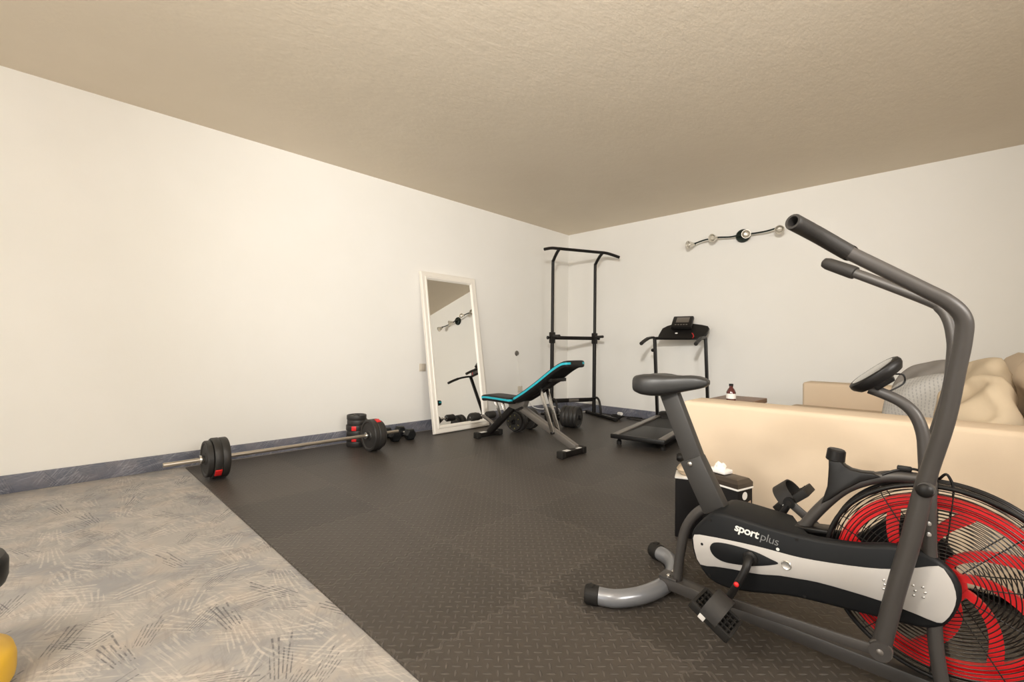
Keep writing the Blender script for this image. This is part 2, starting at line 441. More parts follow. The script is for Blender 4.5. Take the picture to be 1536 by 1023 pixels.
# ------------------------------------------------------------------ the room
XW, YF, H = 5.6, -8.0, 2.5
struct('floor', MB().box((XW / 2, YF / 2, -0.058), (XW + .4, -YF + .4, 0.10)), M['lino'])
struct('ceiling', MB().box((XW / 2, YF / 2, H + 0.05), (XW + .4, -YF + .4, 0.10)), M['ceil'])
struct('wall_left', MB().box((-0.05, YF / 2, H / 2 - 0.004), (0.10, -YF, H + .008)), M['wall'])
struct('wall_back', MB().box((XW / 2, 0.05, H / 2 - 0.004), (XW + .2, 0.10, H + .008)), M['wall'])
WY0, WY1, WZ0, WZ1 = -4.80, -4.10, 0.95, 2.15               # narrow window in the right wall, out of the frame
wr = MB()
wr.box((XW + .05, (YF + WY0) / 2, H / 2 - .004), (.10, WY0 - YF, H + .008)); wr.box((XW + .05, WY1 / 2, H / 2 - .004), (.10, -WY1, H + .008))
wr.box((XW + .05, (WY0 + WY1) / 2, WZ0 / 2 - .004), (.10, WY1 - WY0, WZ0 + .008)); wr.box((XW + .05, (WY0 + WY1) / 2, (WZ1 + H) / 2), (.10, WY1 - WY0, H - WZ1))
struct('wall_right', wr, M['wall'])
wn = MB()
for y in (WY0 + .025, WY1 - .025): wn.box((XW + .05, y, (WZ0 + WZ1) / 2), (.06, .05, WZ1 - WZ0), .004)
for z in (WZ0 + .025, WZ1 - .025): wn.box((XW + .05, (WY0 + WY1) / 2, z), (.06, WY1 - WY0, .05), .004)
wnd = struct('window_1', wn, M['door'])
struct('pane', MB().box((XW + .06, (WY0 + WY1) / 2, (WZ0 + WZ1) / 2), (.006, WY1 - WY0 - .1, WZ1 - WZ0 - .1)), M['pane'], wnd)
wf = MB()                                                     # wall behind the camera; its open double door is added to light the room
wf.box((0.45, YF - .05, H / 2), (1.1, 0.10, H + .008)); wf.box((5.15, YF - .05, H / 2), (1.1, 0.10, H + .008)); wf.box((2.8, YF - .05, 2.35), (3.6, 0.10, 0.30))
struct('wall_front', wf, M['wall'])
struct('baseboard_left', MB().box((0.006, YF / 2, 0.046), (0.012, -YF, 0.108), 0.002), M['skirt'])
struct('baseboard_back', MB().box((XW / 2, -0.006, 0.046), (XW - .03, 0.012, 0.108), 0.002), M['skirt_y'])
for i, (x, s) in enumerate(((1.0, 1), (4.6, -1))):
    d = struct('door_%d' % (i + 1), MB().box((x - s * .02, YF + .62, 1.096), (0.04, 1.2, 2.19), 0.004), M['door'])
    struct('door_handle', MB().tube([(x + s * .0, YF + 1.12, 1.05), (x + s * .05, YF + 1.12, 1.05), (x + s * .055, YF + 1.02, 1.05)], 0.009, 3), M['chrome'], d)

# puzzle mat: one interlocked sheet
mt = thing('exercise_mat', MB().box((2.82, -2.2835, -0.0045), (5.52, 4.533, 0.008), 0.002), M['mat'],
           'dark rubber checker-plate gym mat covering the floor under the equipment', 'gym mat', (0.05, -4.55, -0.0085))

# ------------------------------------------------------------------ exercise bike
YB = -3.68
bike = root('exercise_bike', 'grey upright exercise bike with big red fan wheel and tall moving handlebars', 'exercise bike', (3.6, YB, 0))
# rear stabiliser bow
stp = [(3.105, -3.915, .032), (3.165, -3.885, .032), (3.215, -3.81, .032), (3.24, -3.72, .032), (3.243, -3.64, .032), (3.218, -3.55, .032), (3.168, -3.475, .032), (3.105, -3.445, .032)]
st = build('rear_stabilizer', MB().tube(stp, 0.029, 6, 20), M['stab'], bike, label='silver-grey bowed rear stabilizer tube')
for k in (0, -1):
    p = V(stp[k]); q = V(stp[1 if k == 0 else -2]); d = (p - q).normalized()
    c = MB().lathe([(0.030, -0.012), (0.0325, -0.010), (0.0325, 0.028), (0.028, 0.036), (0, 0.036)], p, d, 20)
    c.box(p + d * .014 + V(0, 0, .030), (.022, .022, .010), .003)
    build('end_cap', c, M['black_soft'], st)
rail = MB().bar((3.235, YB, .052), (4.24, YB, .046), 0.052, 0.040, 0.005)
rail.bar((3.235, YB, .075), (3.30, YB, .075), 0.056, 0.008, 0.002)
build('base_rail', rail, M['frame_grey'], bike)
fs = build('front_stabilizer', MB().tube([(4.25, -3.93, .032), (4.25, -3.68, .032), (4.25, -3.43, .032)], 0.029, 4, 18), M['stab'], bike)
for s in (-1, 1): build('end_cap', MB().lathe([(.031, -.02), (.0325, -.018), (.0325, .02), (.026, .028), (0, .028)], (4.25, YB + s * .25, .032), (0, s, 0), 18), M['black_soft'], fs)
build('rear_frame_tube', MB().tube([(3.46, YB, .345), (3.42, YB, .356), (3.37, YB, .333), (3.325, YB, .267), (3.303, YB, .17), (3.292, YB, .065)], 0.0165, 8, 16), M['frame_grey'], bike)
for y in (-3.70, -3.66): build('bolt', MB().lathe([(0, 0), (0.008, 0), (0.008, .006), (.005, .009), (0, .009)], (3.270, y, .079), (0, 0, 1), 10), M['chrome'], bike)

# chain housing
YN = -3.77
hp = [(3.448, .372), (3.402, .326), (3.377, .280), (3.382, .225), (3.403, .186), (3.438, .153), (3.495, .145), (3.568, .160), (3.66, .186), (3.735, .196), (3.80, .203),
      (3.885, .212), (3.952, .222), (3.990, .252), (4.012, .315), (4.006, .358), (3.985, .386), (3.955, .403), (3.915, .408), (3.872, .402), (3.822, .387), (3.765, .378), (3.70, .372), (3.60, .371), (3.505, .377)]
hps = smooth2(hp, 3)
def far_y(x): 
    t = min(1, max(0, (x - 3.62) / 0.09)); t = t * t * (3 - 2 * t)
    return -3.595 + t * (-3.742 + 3.595)
h = MB()
ins = offset(hps, -.012); ins2 = offset(hps, -.004)
h.loft([[(x, YN, z) for x, z in ins], [(x, YN + .004, z) for x, z in ins2], [(x, YN + .012, z) for x, z in hps],
        [(x, far_y(x) - .006, z) for x, z in hps], [(x, far_y(x), z) for x, z in offset(hps, -.008)]])
house = build('chain_housing', h, M['housing'], bike, sharp=50)
stripe = [(3.389, .284), (3.43, .292), (3.486, .298), (3.545, .303), (3.601, .306), (3.65, .307), (3.693, .309), (3.76, .318), (3.837, .332), (3.891, .347), (3.935, .366), (3.972, .383),
          (3.987, .370), (3.998, .348), (4.003, .318), (3.997, .286), (3.984, .258), (3.970, .248), (3.93, .253), (3.869, .258), (3.80, .258), (3.728, .255), (3.685, .248), (3.638, .240), (3.60, .229), (3.564, .221), (3.507, .213), (3.455, .203), (3.410, .194), (3.393, .226), (3.387, .256)]
build('silver_panel', MB().prism(smooth2(stripe, 2), YN - .0022, YN + .002, 0.0012, True), M['silver'], house, label='silver swoosh panel')
tear = [(3.440, .258), (3.452, .278), (3.485, .2865), (3.530, .289), (3.575, .288), (3.612, .281), (3.634, .275), (3.615, .263), (3.570, .245), (3.522, .233), (3.480, .228), (3.452, .237)]
build('inner_panel', MB().prism(smooth2(tear, 4), YN - .0038, YN, 0.001, True), M['housing'], house)
fcv = [(3.66, .350), (3.74, .352), (3.80, .362), (3.827, .385), (3.852, .412), (3.88, .429), (3.91, .436), (3.95, .424), (3.985, .392), (4.003, .350), (3.998, .295), (3.962, .252), (3.88, .236), (3.75, .216), (3.66, .215)]
build('far_cover', MB().prism(smooth2(fcv, 2), -3.617, -3.585, .006), M['housing'], house)
build('badge', MB().lathe([(0.0135, 0), (0.0135, .003), (.0115, .005), (.0095, .004), (0, .004)], (3.655, YN - .002, .277), (0, -1, 0), 24), M['badge'], house, label='round chrome badge')
for x, z in ((3.871, .313), (3.873, .302), (3.871, .291), (3.909, .306), (3.909, .296), (3.927, .321), (3.931, .309), (3.928, .297), (3.945, .323), (3.949, .311), (3.946, .299)):
    build('raised_dot', MB().sphere((x, YN - .0022, z), .0032, (1, .6, 1)), M['badge'], house)
for x, z in ((3.415, .262), (3.44, .345), (3.68, .357), (3.44, .17), (3.70, .205), (3.905, .385)):
    build('screw', MB().lathe([(0, 0), (0.0042, 0), (.0042, .0012), (0, .0012)], (x, YN - .002, z), (0, -1, 0), 10), M['black'], house)
# printed word on the housing
def word(txt, size, ox, oz, slant, m, parent, name, thick, y):
    cu = bpy.data.curves.new('w', 'FONT'); cu.body = txt; cu.size = size; cu.extrude = 0.0006; cu.offset = thick; cu.resolution_u = 3; cu.shear = 0.12; cu.space_character = 0.92
    o = bpy.data.objects.new('w', cu); COL.objects.link(o)
    dg = bpy.context.evaluated_depsgraph_get(); me = bpy.data.meshes.new_from_object(o.evaluated_get(dg))
    wd = max(v.co.x for v in me.vertices)
    bm = bmesh.new(); bm.from_mesh(me)
    bpy.data.objects.remove(o); bpy.data.curves.remove(cu); bpy.data.meshes.remove(me)
    R = Matrix.Translation((ox, y, oz)) @ Matrix.Rotation(slant, 4, 'Y') @ Matrix.Rotation(PI / 2, 4, 'X')
    bmesh.ops.transform(bm, matrix=R, verts=bm.verts)
    mb = MB(); mb.bm.free(); mb.bm = bm
    build(name, mb, m, parent); return wd
sl = math.radians(5.5)
wd = word('sport', .034, 3.512, .335, sl, M['white_print'], house, 'lettering', .0007, YN - .0005)
word('plus', .034, 3.512 + (wd + .002) * math.cos(sl), .335 - (wd + .002) * math.sin(sl), sl, M['grey_print'], house, 'lettering', -.0003, YN - .0005)
build('print_dot', MB().lathe([(0, 0), (.0045, 0), (.0045, .001), (0, .001)], (3.632, YN, .314), (0, -1, 0), 14), M['white_print'], house)

# seat post and saddle
sp = MB().bar((3.428, YB, .350), (3.343, YB, .512), 0.046, 0.080, 0.006, up=(1, 0, 0.45))
sleeve = build('seat_post_sleeve', sp, M['post_grey'], bike)
build('seat_post', MB().bar((3.380, YB, .441), (3.257, YB, .738), 0.036, 0.066, 0.005, up=(1, 0, 0.4)), M['post_grey'], bike)
build('clamp_bolt', MB().lathe([(0, 0), (.008, 0), (.008, .007), (.004, .009), (0, .009)], (3.347, YB - .023, .496), (0, -1, 0), 12), M['chrome'], sleeve)
rings = []
for x, hw, zt, zb in ((3.134, .026, .778, .750), (3.140, .055, .789, .737), (3.155, .084, .797, .727), (3.180, .100, .802, .721), (3.210, .101, .804, .719), (3.240, .091, .803, .721),
                      (3.266, .074, .800, .727), (3.295, .056, .800, .735), (3.328, .043, .801, .744), (3.360, .035, .800, .752), (3.384, .027, .794, .760), (3.396, .017, .787, .768), (3.400, .006, .781, .774)):
    ring = []
    for k in range(28):
        a = 2 * PI * k / 28; c, s_ = math.cos(a), math.sin(a)
        e = 0.62
        px = math.copysign(abs(c) ** e, c); pz = math.copysign(abs(s_) ** e, s_)
        zz = (zt + zb) / 2 + pz * (zt - zb) / 2
        if s_ > 0: zz -= .006 * (1 - abs(px)) * (1 if x < 3.3 else .4)         # soft dish along the middle
        ring.append((x, YB + px * hw, zz))
    rings.append(ring)
build('saddle', MB().loft(rings), M['saddle'], bike, sharp=70)

# main frame arc over the fan
build('frame_arc', MB().tube([(3.665, YB, .345), (3.714, YB, .425), (3.773, YB, .500), (3.832, YB, .541), (3.885, YB, .560), (3.958, YB, .565)], 0.0155, 8, 16), M['frame_grey'], bike)
build('frame_plate', MB().prism([(3.66, .372), (3.745, .384), (3.752, .372), (3.70, .362)], YB - .03, YB + .03, 0.004), M['black'], bike)
FC = (3.977, 0.322)
fk = MB()
for s in (-1, 1):
    y = YB + s * .070
    fk.tube([(3.955, YB + s * .03, .565), (3.955, y, .552), (3.955, y, .42), (3.962, y, .322), (3.968, y, .18), (3.985, y, .055)], 0.0150, 6, 14)
fk.bar((3.985, YB - .085, .05), (3.985, YB + .085, .05), .04, .03, .004)
build('fork', fk, M['frame_grey'], bike)
for z in (.478, .452): build('fork_bolt', MB().lathe([(0, 0), (.0055, 0), (.0055, .004), (0, .005)], (3.955, YB - .084, z), (0, -1, 0), 10), M['chrome'], bike)
build('pivot_axle', MB().tube([(3.953, -3.865, .582), (3.953, -3.495, .582)], 0.016, 1, 16), M['frame_grey'], bike)

# fan wheel and cage
fan = MB()
yr0, yr1 = -3.716, -3.697
def ring_band(mb, r0, r1, y0, y1, n=96):
    b = bmesh.new(); rr = []
    for k in range(n):
        a = 2 * PI * k / n; c, s = math.cos(a), math.sin(a)
        rr.append([b.verts.new((FC[0] + r * c, y, FC[1] + r * s)) for r, y in ((r0, y0), (r1, y0), (r1, y1), (r0, y1))])
    for k in range(n):
        A, B = rr[k], rr[(k + 1) % n]
        for j in range(4): b.faces.new((A[j], A[(j + 1) % 4], B[(j + 1) % 4], B[j]))
    mb._merge(b)
ring_band(fan, .196, .213, yr0, yr1); ring_band(fan, .182, .193, yr0 + .004, yr1); ring_band(fan, .192, .198, yr0 + .009, yr1)
ring_band(fan, .030, .046, yr0 + .004, yr1)
for k in range(8):
    a_end = math.radians(80 + 45 * k); n = 12; L, Rr = [], []
    for i in range(n + 1):
        f = i / n; r = .040 + (.186 - .040) * f
        a = a_end + math.radians(46) * (1 - f) ** 1.25 - math.radians(6) * f
        w = .0085 + .0055 * f
        # direction along the spoke
        f2 = f + .01; r2 = .040 + .146 * f2; a2 = a_end + math.radians(46) * max(0, 1 - f2) ** 1.25 - math.radians(6) * f2
        p = V(r * math.cos(a), r * math.sin(a)); q = V(r2 * math.cos(a2), r2 * math.sin(a2)); d = (q - p).normalized(); nn = V(-d.y, d.x)
        L.append(p + nn * w); Rr.append(p - nn * w)
    poly = [(FC[0] + p.x, FC[1] + p.y) for p in L] + [(FC[0] + p.x, FC[1] + p.y) for p in reversed(Rr)]
    # strip faces
    b = bmesh.new(); N = n + 1
    A = [[b.verts.new((poly[i][0], yr0 + .002, poly[i][1])), b.verts.new((poly[-1 - i][0], yr0 + .002, poly[-1 - i][1])),
          b.verts.new((poly[-1 - i][0], yr1 - .004, poly[-1 - i][1])), b.verts.new((poly[i][0], yr1 - .004, poly[i][1]))] for i in range(N)]
    for i in range(n):
        for j in range(4): b.faces.new((A[i][j], A[i][(j + 1) % 4], A[i + 1][(j + 1) % 4], A[i + 1][j]))
    b.faces.new(A[0]); b.faces.new(A[-1][::-1]); fan._merge(b)
fw = build('fan_wheel', fan, M['red'], bike, label='red spoked fan wheel')
build('hub', MB().lathe([(0, -.034), (.036, -.034), (.036, .034), (0, .034)], (FC[0], -3.69, FC[1]), (0, 1, 0), 32), M['black'], fw)
cage = MB(); CF = (FC[0], -3.727, FC[1]); CB = (FC[0], -3.633, FC[1])
nr = 20
for i in range(nr):
    r = .062 + (.228 - .062) * i / (nr - 1)
    for c, dep in ((CF, -1), (CB, 1)):
        dy = 0 if r < .20 else (r - .20) * .35 * -dep
        cage.torus((c[0], c[1] + dy, c[2]), r, .00125, (0, 1, 0), 80, 5)
for y in (-3.700, -3.680, -3.660): cage.torus((FC[0], y, FC[1]), .236, .0016, (0, 1, 0), 80, 5)
for k in range(10):
    a = 2 * PI * (k + .35) / 10; c, s = math.cos(a), math.sin(a)
    cage.tube([(FC[0] + r * c, y, FC[1] + r * s) for r, y in ((.055, -3.7255), (.20, -3.7255), (.228, -3.716), (.2365, -3.69), (.2365, -3.67), (.228, -3.644), (.20, -3.6345), (.055, -3.6345))], .0015, 2, 5)
cg = build('fan_cage', cage, M['wire'], bike)
rim = MB()
for y in (-3.713, -3.647): rim.torus((FC[0], y, FC[1]), .2365, .0058, (0, 1, 0), 96, 10)
build('cage_rim', rim, M['black'], cg)

# handlebars
near = [(3.740, -4.10, 1.181), (3.773, -4.02, 1.160), (3.816, -3.965, 1.127), (3.944, -3.925, 1.035), (3.990, -3.912, 1.000), (4.012, -3.901, .966), (4.012, -3.891, .922), (4.003, -3.88, .857), (3.984, -3.863, .735), (3.950, -3.842, .585), (3.926, -3.832, .450), (3.898, -3.827, .315), (3.871, -3.824, .168)]
far = [(3.685, -3.40, 1.191), (3.728, -3.41, 1.164), (3.758, -3.42, 1.151), (3.940, -3.44, 1.046), (3.972, -3.448, 1.018), (3.988, -3.456, .985), (3.996, -3.463, .940), (3.998, -3.470, .889), (3.990, -3.485, .790), (3.957, -3.512, .623), (3.936, -3.524, .480), (3.912, -3.533, .315), (3.890, -3.536, .168)]
for pts, isnear in ((near, True), (far, False)):
    hb = MB().tube(pts[2 if isnear else 1:], [.0155] * 7 + [.0165] * 2 + [.0195] * 4, 7, 18)
    o = build('handlebar', hb, M['frame_grey'], bike)
    if isnear: build('pivot_cap', MB().sphere((3.951, -3.858, .578), .0175, (1, .8, 1)), M['black'], o)
    d = (V(pts[0]) - V(pts[2])).normalized(); L = (V(pts[0]) - V(pts[2])).length
    gp = MB()
    if isnear:
        C_ = catmull([V(pts[3]) * .06 + V(pts[2]) * .94, V(pts[2]), V(pts[1]), V(pts[0])], 8); F_ = frames(C_)
        ring = lambda i, r, e=0.0: [C_[i] + F_[i][0] * e + r * (math.cos(a) * F_[i][1] + math.sin(a) * F_[i][2]) for a in [2 * PI * k / 24 for k in range(24)]]
        n_ = len(C_) - 1
        gp.loft([ring(0, .0150), ring(0, .0180)] + [ring(q_, .0184) for q_ in range(1, n_ + 1)] + [ring(n_, .0172, .003), ring(n_, .0125, .003), ring(n_, .0110, 0), ring(n_ - 3, .0107), ring(n_ - 5, .0105)])
    else:
        gp.lathe([(.0150, -.012), (.0205, -.010), (.0215, 0), (.0205, L * .7), (.020, L - .006), (.016, L + .008), (.008, L + .013), (0, L + .014)], V(pts[2]), d, 22)
    build('grip', gp, M['foam'], o)
    e = V(pts[-1]); sy = -1 if isnear else 1
    bo = MB().lathe([(0, 0), (.024, 0), (.024, .010), (0, .010)], e + V(0, sy * .006, 0), (0, sy, 0), 20)
    bo.lathe([(0, 0), (.009, 0), (.009, .006), (.005, .009), (0, .009)], e + V(0, sy * .020, 0), (0, sy, 0), 12)
    build('pivot_bolt', bo, M['tube_grey'], o)

# cranks, pedals, connecting rods
HUBP = V(3.560, 0, .265)
for s, (px, pz), tilt in ((-1, (3.512, .140), 30), (1, (3.607, .386), -42)):
    y0 = YB + s * .095; y1 = YB + s * .150
    ca = MB().tube([(HUBP.x, y0, HUBP.z), (HUBP.x, y0 + s * .022, HUBP.z), (HUBP.x - (.005 if s < 0 else -.005), y1 - s * .012, HUBP.z + (pz - HUBP.z) * .25), (px, y1, pz)], [.013, .012, .0105, .0105], 5, 14)
    ca.lathe([(0, -.004), (.021, -.004), (.021, .004), (.015, .008), (0, .008)], (HUBP.x, y0 + s * .0, HUBP.z), (0, s, 0), 20)
    ca.lathe([(0, -.01), (.017, -.01), (.017, .01), (0, .01)], (px, y1, pz), (0, s, 0), 16)
    cr = build('crank_arm', ca, M['black'], bike)
    if s < 0: build('crank_cap', MB().sphere((3.541, y1 - .008, .203), .0075, (1, .7, 1)), M['red_plain'], cr, label='small red cap')
    # pedal
    yc = y1 + s * (.092 if s < 0 else .058); R = Matrix.Rotation(math.radians(tilt), 4, 'Y')
    T = Matrix.Translation((px, yc, pz)) @ R
    p = MB()
    def bx(c, sz, bev=.002): p.box(T @ V(c), sz, bev, R)
    bx((0, -.046, 0), (.116, .010, .026), .003); bx((0, .046, 0), (.116, .010, .026), .003)
    bx((-.056, 0, 0), (.010, .098, .026), .003); bx((.056, 0, 0), (.010, .098, .026), .003)
    for k in range(-3, 4): bx((k * .0145, 0, 0), (.006, .092, .020), .0008)
    for k in (-1, 0, 1): bx((0, k * .024, 0), (.108, .006, .022), .001)
    for k in range(-3, 4):
        for j in range(-2, 3): p.lathe([(0, 0), (.0022, 0), (.0012, .004), (0, .004)], T @ V(k * .0145, j * .018, .011), R @ V(0, 0, 1), 6)
    p.tube([T @ V(0, -s * (.10 if s < 0 else .07), 0), T @ V(0, s * .05, 0)], .0085, 1, 12)
    pd = build('pedal', p, M['black_soft'], bike)
    sb = bmesh.new(); N = 16; rr = []
    for i in range(N + 1):
        a = PI * i / N; yy = -math.cos(a) * .056; zz = .006 + .054 * math.sin(a) ** .8
        rr.append([sb.verts.new(T @ V(xx + .006, yy * kk, zz + dz)) for xx, kk, dz in ((-.036, 1, 0), (.014, 1, 0), (.014, .95, -.004), (-.036, .95, -.004))])
    for i in range(N):
        for j in range(4): sb.faces.new((rr[i][j], rr[i][(j + 1) % 4], rr[i + 1][(j + 1) % 4], rr[i + 1][j]))
    sb.faces.new(rr[0]); sb.faces.new(rr[-1][::-1])
    build('strap', MB()._merge(sb), M['foam'], pd)
    for e in (-1, 1): build('reflector', MB().box(T @ V(-.018, e * .0525, -.002), (.018, .004, .020), .001, R), M['white'], pd, label='white pedal reflector')
    ar = near[-1] if s < 0 else far[-1]
    rod = MB().bar((px, y1 + s * .0, pz), (ar[0], ar[1] + s * .022, ar[2]), .009, .026, .003, up=(0, 0, 1))
    rod.lathe([(0, -.005), (.022, -.005), (.022, .005), (0, .005)], (ar[0], ar[1] + s * .022, ar[2]), (0, 1, 0), 20)
    build('connecting_rod', rod, M['frame_grey'], bike)

# monitor on its bent post, knob, cables
mp = MB().tube([(3.947, YB, .560), (3.945, YB, .62), (3.941, YB, .68), (3.926, YB, .728), (3.900, YB, .758), (3.865, YB, .777), (3.832, YB, .790)], 0.0145, 8, 16)
build('monitor_post', mp, M['frame_grey'], bike)
nrm = V(-.63, -.17, .76).normalized(); ax = V(.76, 0, .65); ax = (ax - nrm * ax.dot(nrm)).normalized(); tv = nrm.cross(ax); mc = V(3.846, YB, .828)
def oval(k, hgt, rx, ry): return [mc + nrm * hgt + ax * rx * math.cos(2 * PI * i / 40) + tv * ry * math.sin(2 * PI * i / 40) for i in range(40)]
mo = build('monitor', MB().loft([oval(0, -.020, .040, .035), oval(0, -.016, .058, .050), oval(0, -.004, .068, .058), oval(0, .004, .070, .060), oval(0, .011, .068, .058), oval(0, .014, .062, .053), oval(0, .0125, .058, .049)]), M['black'], bike)
build('display', MB().loft([oval(0, .010, .056, .048), oval(0, .0142, .056, .048), oval(0, .0152, .050, .042)]), M['screen'], mo)
build('monitor_bracket', MB().box(mc - nrm * .026, (.05, .04, .014), .003, Matrix((ax, tv, nrm)).transposed().to_4x4()), M['black'], bike)
build('sensor_cable', MB().tube([mc - nrm * .020 + ax * .03, mc - nrm * .034 + ax * .045, mc - nrm * .052 + ax * .030, V(3.868, YB - .006, .782), V(3.858, YB - .012, .773)], .0022, 8, 8), M['black'], bike)
cab = MB().tube([(3.86, YB - .014, .562), (3.885, YB - .010, .577), (3.905, YB - .004, .583), (3.925, YB, .587), (3.945, YB + .004, .580)], .0032, 6, 8)
cab.tube([(3.972, YB - .02, .575), (3.985, YB - .03, .592), (3.995, YB - .03, .575), (4.003, YB - .032, .556), (4.05, YB - .03, .542), (4.11, YB - .02, .512)], .0032, 6, 8)
cab.box((3.905, YB, .585), (.03, .02, .012), .003)
build('tension_cable', cab, M['black'], bike)
kg = [(3.742, .560), (3.741, .535), (3.739, .505), (3.730, .472), (3.724, .452), (3.745, .468), (3.775, .500), (3.815, .534), (3.858, .556), (3.840, .562), (3.815, .560), (3.793, .562), (3.779, .569), (3.770, .580), (3.742, .580)]
gus = build('knob_cover', MB().prism(kg, YB - .020, YB + .020, .003), M['black'], bike, sharp=50)
build('tension_knob', MB().lathe([(0, -.004), (.020, -.004), (.0235, -.001), (.0225, .026), (.019, .030), (0, .030)], (3.755, YB, .582), (.12, 0, 1), 12), M['black'], gus)

# ------------------------------------------------------------------ treadmill
TA = math.radians(9)
tm = root('treadmill', 'black folding treadmill with grey side rails against the back wall', 'treadmill', (2.0, -1.61, 0), TA)
def L(name, mb, m, par=tm, **k): return build(name, mb, m, par, local=True, **k)
L('deck_frame', MB().bar((0, 0.0, .080), (0, 1.30, .080), .48, .036, .006), M['black'])
L('running_belt', MB().bar((0, 0.012, .0835), (0, 1.24, .1005), .38, .012, .003), M['black_soft'])
for s in (-1, 1): L('side_rail', MB().bar((s * .208, -.005, .096), (s * .208, 1.26, .114), .060, .022, .006), M['tube_grey'], label='grey foot rail')
L('end_roller_cover', MB().box((0, -.010, .086), (.49, .030, .040), .008), M['black'])
for s in (-1, 1): L('foot', MB().lathe([(0, 0), (.022, 0), (.022, .03), (.014, .040), (.014, .066), (0, .066)], (s * .20, .08, 0)), M['black_soft'])
for s in (-1, 1): L('foot', MB().box((s * .27, 1.44, .016), (.05, .14, .032), .008), M['black_soft'])
mh = []
for y, hh, w in ((1.23, .115, .21), (1.26, .155, .22), (1.31, .175, .225), (1.39, .165, .225), (1.45, .12, .22), (1.465, .06, .21)):
    mh.append([(w * math.copysign(abs(math.cos(a)) ** .35, math.cos(a)), y, .045 + (hh - .045) * (.5 + .5 * math.copysign(abs(math.sin(a)) ** .5, math.sin(a)))) for a in [2 * PI * k / 24 for k in range(24)]])
L('motor_hood', MB().loft(mh), M['black'])
for s in (-1, 1):
    L('upright', MB().bar((s * .282, 1.47, .02), (s * .277, 1.32, 1.00), .030, .050, .006, up=(0, 1, 0)), M['black_steel'])
for s in (-1, 1):
    o = L('handrail', MB().tube([(s * .277, 1.33, 1.000), (s * .277, 1.25, 1.005), (s * .278, 1.10, .992), (s * .280, .97, .962), (s * .280, .885, .935)], .0155, 6, 14), M['black_steel'])
    build('grip', MB().tube([(s * .2785, 1.08, .989), (s * .280, .97, .962), (s * .280, .875, .932)], .0195, 5, 16), M['foam'], o, local=True)
L('crossbar', MB().bar((-.28, 1.325, .998), (.28, 1.325, .998), .045, .034, .008), M['black'])
L('speed_knob', MB().lathe([(0, 0), (.020, 0), (.020, .02), (.012, .03), (0, .03)], (-.292, 1.34, .86), (-1, 0, 0), 12), M['black'])
wing = []
for x, y0, z0, y1, z1 in ((-.235, 1.30, 1.005, 1.335, 1.035), (-.215, 1.30, 1.005, 1.41, 1.115), (-.165, 1.29, 1.00, 1.435, 1.145), (-.10, 1.29, 1.00, 1.45, 1.165), (.12, 1.29, 1.00, 1.45, 1.165), (.215, 1.30, 1.005, 1.44, 1.150), (.275, 1.34, 1.045, 1.43, 1.135), (.290, 1.36, 1.075, 1.42, 1.115)):
    wing.append([(x, y0, z0), (x, y1, z1), (x, y1 + .03, z1 - .01), (x, y1 + .03, z0 + .02), (x, y0 + .02, z0 - .020)])
con = L('console', MB().loft(wing), M['black'], sharp=25)
R = Matrix.Rotation(math.radians(44), 4, 'X')
DB = V(.01, 1.405, 1.175)
build('display_box', MB().box(DB, (.225, .19, .050), .014, R), M['black'], con, local=True)
build('display', MB().box(DB + R @ V(.005, .022, .0252), (.140, .085, .003), .001, R), M['tube_grey'], con, local=True, label='pale grey display')
for k in range(5): build('button', MB().box(DB + R @ V(-.06 + .03 * k, -.058, .0260), (.018, .012, .004), .001, R), M['tube_grey'], con, local=True)
build('stop_button', MB().sphere((-.035, 1.325, 1.055), .012, (1.3, .7, .7)), M['white'], con, local=True, label='small white button')
build('safety_key', MB().tube([V(.135, 1.315, 1.055), V(.150, 1.295, 1.045), V(.160, 1.285, 1.02), V(.150, 1.290, 1.0)], .004, 5, 8), M['red_plain'], con, local=True, label='red safety key cord')

# ------------------------------------------------------------------ pull-up station
pu = root('pull_up_station', 'tall black pull-up frame with wide top bar standing in the room corner', 'pull-up station', (.50, -.53, 0))
PL, PR = V(.373, -.81, 0), V(.635, -.26, 0)
D = V(.90, -.43, 0).normalized(); Wd = (PR - PL).normalized()
for P in (PL, PR):
    f = MB().bar(P - D * .16 + V(0, 0, .022), P + D * .50 + V(0, 0, .022), .045, .036, .006)
    fo = build('base_foot', f, M['black_steel'], pu)
    for e in (-.16, .50): build('end_cap', MB().box(P + D * e + V(0, 0, .022), (.05, .05, .042), .008, Matrix.Rotation(math.atan2(D.y, D.x), 4, 'Z')), M['black_soft'], fo)
    build('brace', MB().tube([P + V(0, 0, .21), P + D * .07 + V(0, 0, .235), P + D * .13 + V(0, 0, .20), P + D * .16 + V(0, 0, .12), P + D * .17 + V(0, 0, .035)], .014, 7, 12), M['black_steel'], pu)
    build('upright', MB().tube([P + V(0, 0, .04), P + V(0, 0, 1.02)], .024, 1, 16), M['black_steel'], pu)
    build('upper_tube', MB().tube([P + V(0, 0, .98), P + V(0, 0, 1.50), P + V(0, 0, 1.93), P + D * .015 + V(0, 0, 1.975), P + D * .10 + V(0, 0, 2.045), P + D * .175 + V(0, 0, 2.085)], .0195, 7, 16), M['black_steel'], pu)
    cl = MB().bar(P + V(0, 0, .93), P + V(0, 0, 1.07), .060, .060, .008)
    cp = build('height_clamp', cl, M['black_steel'], pu)
    sgn = -1 if P is PL else 1
    build('clamp_knob', MB().lathe([(0, 0), (.012, 0), (.012, .025), (.022, .028), (.022, .045), (0, .045)], P + V(0, 0, 1.0) + Wd * sgn * .025, Wd * sgn, 12), M['black'], cp)
    build('dip_handle', MB().tube([P + V(0, 0, 1.02), P + D * .20 + V(0, 0, 1.02)], .017, 1, 14), M['foam'], pu)
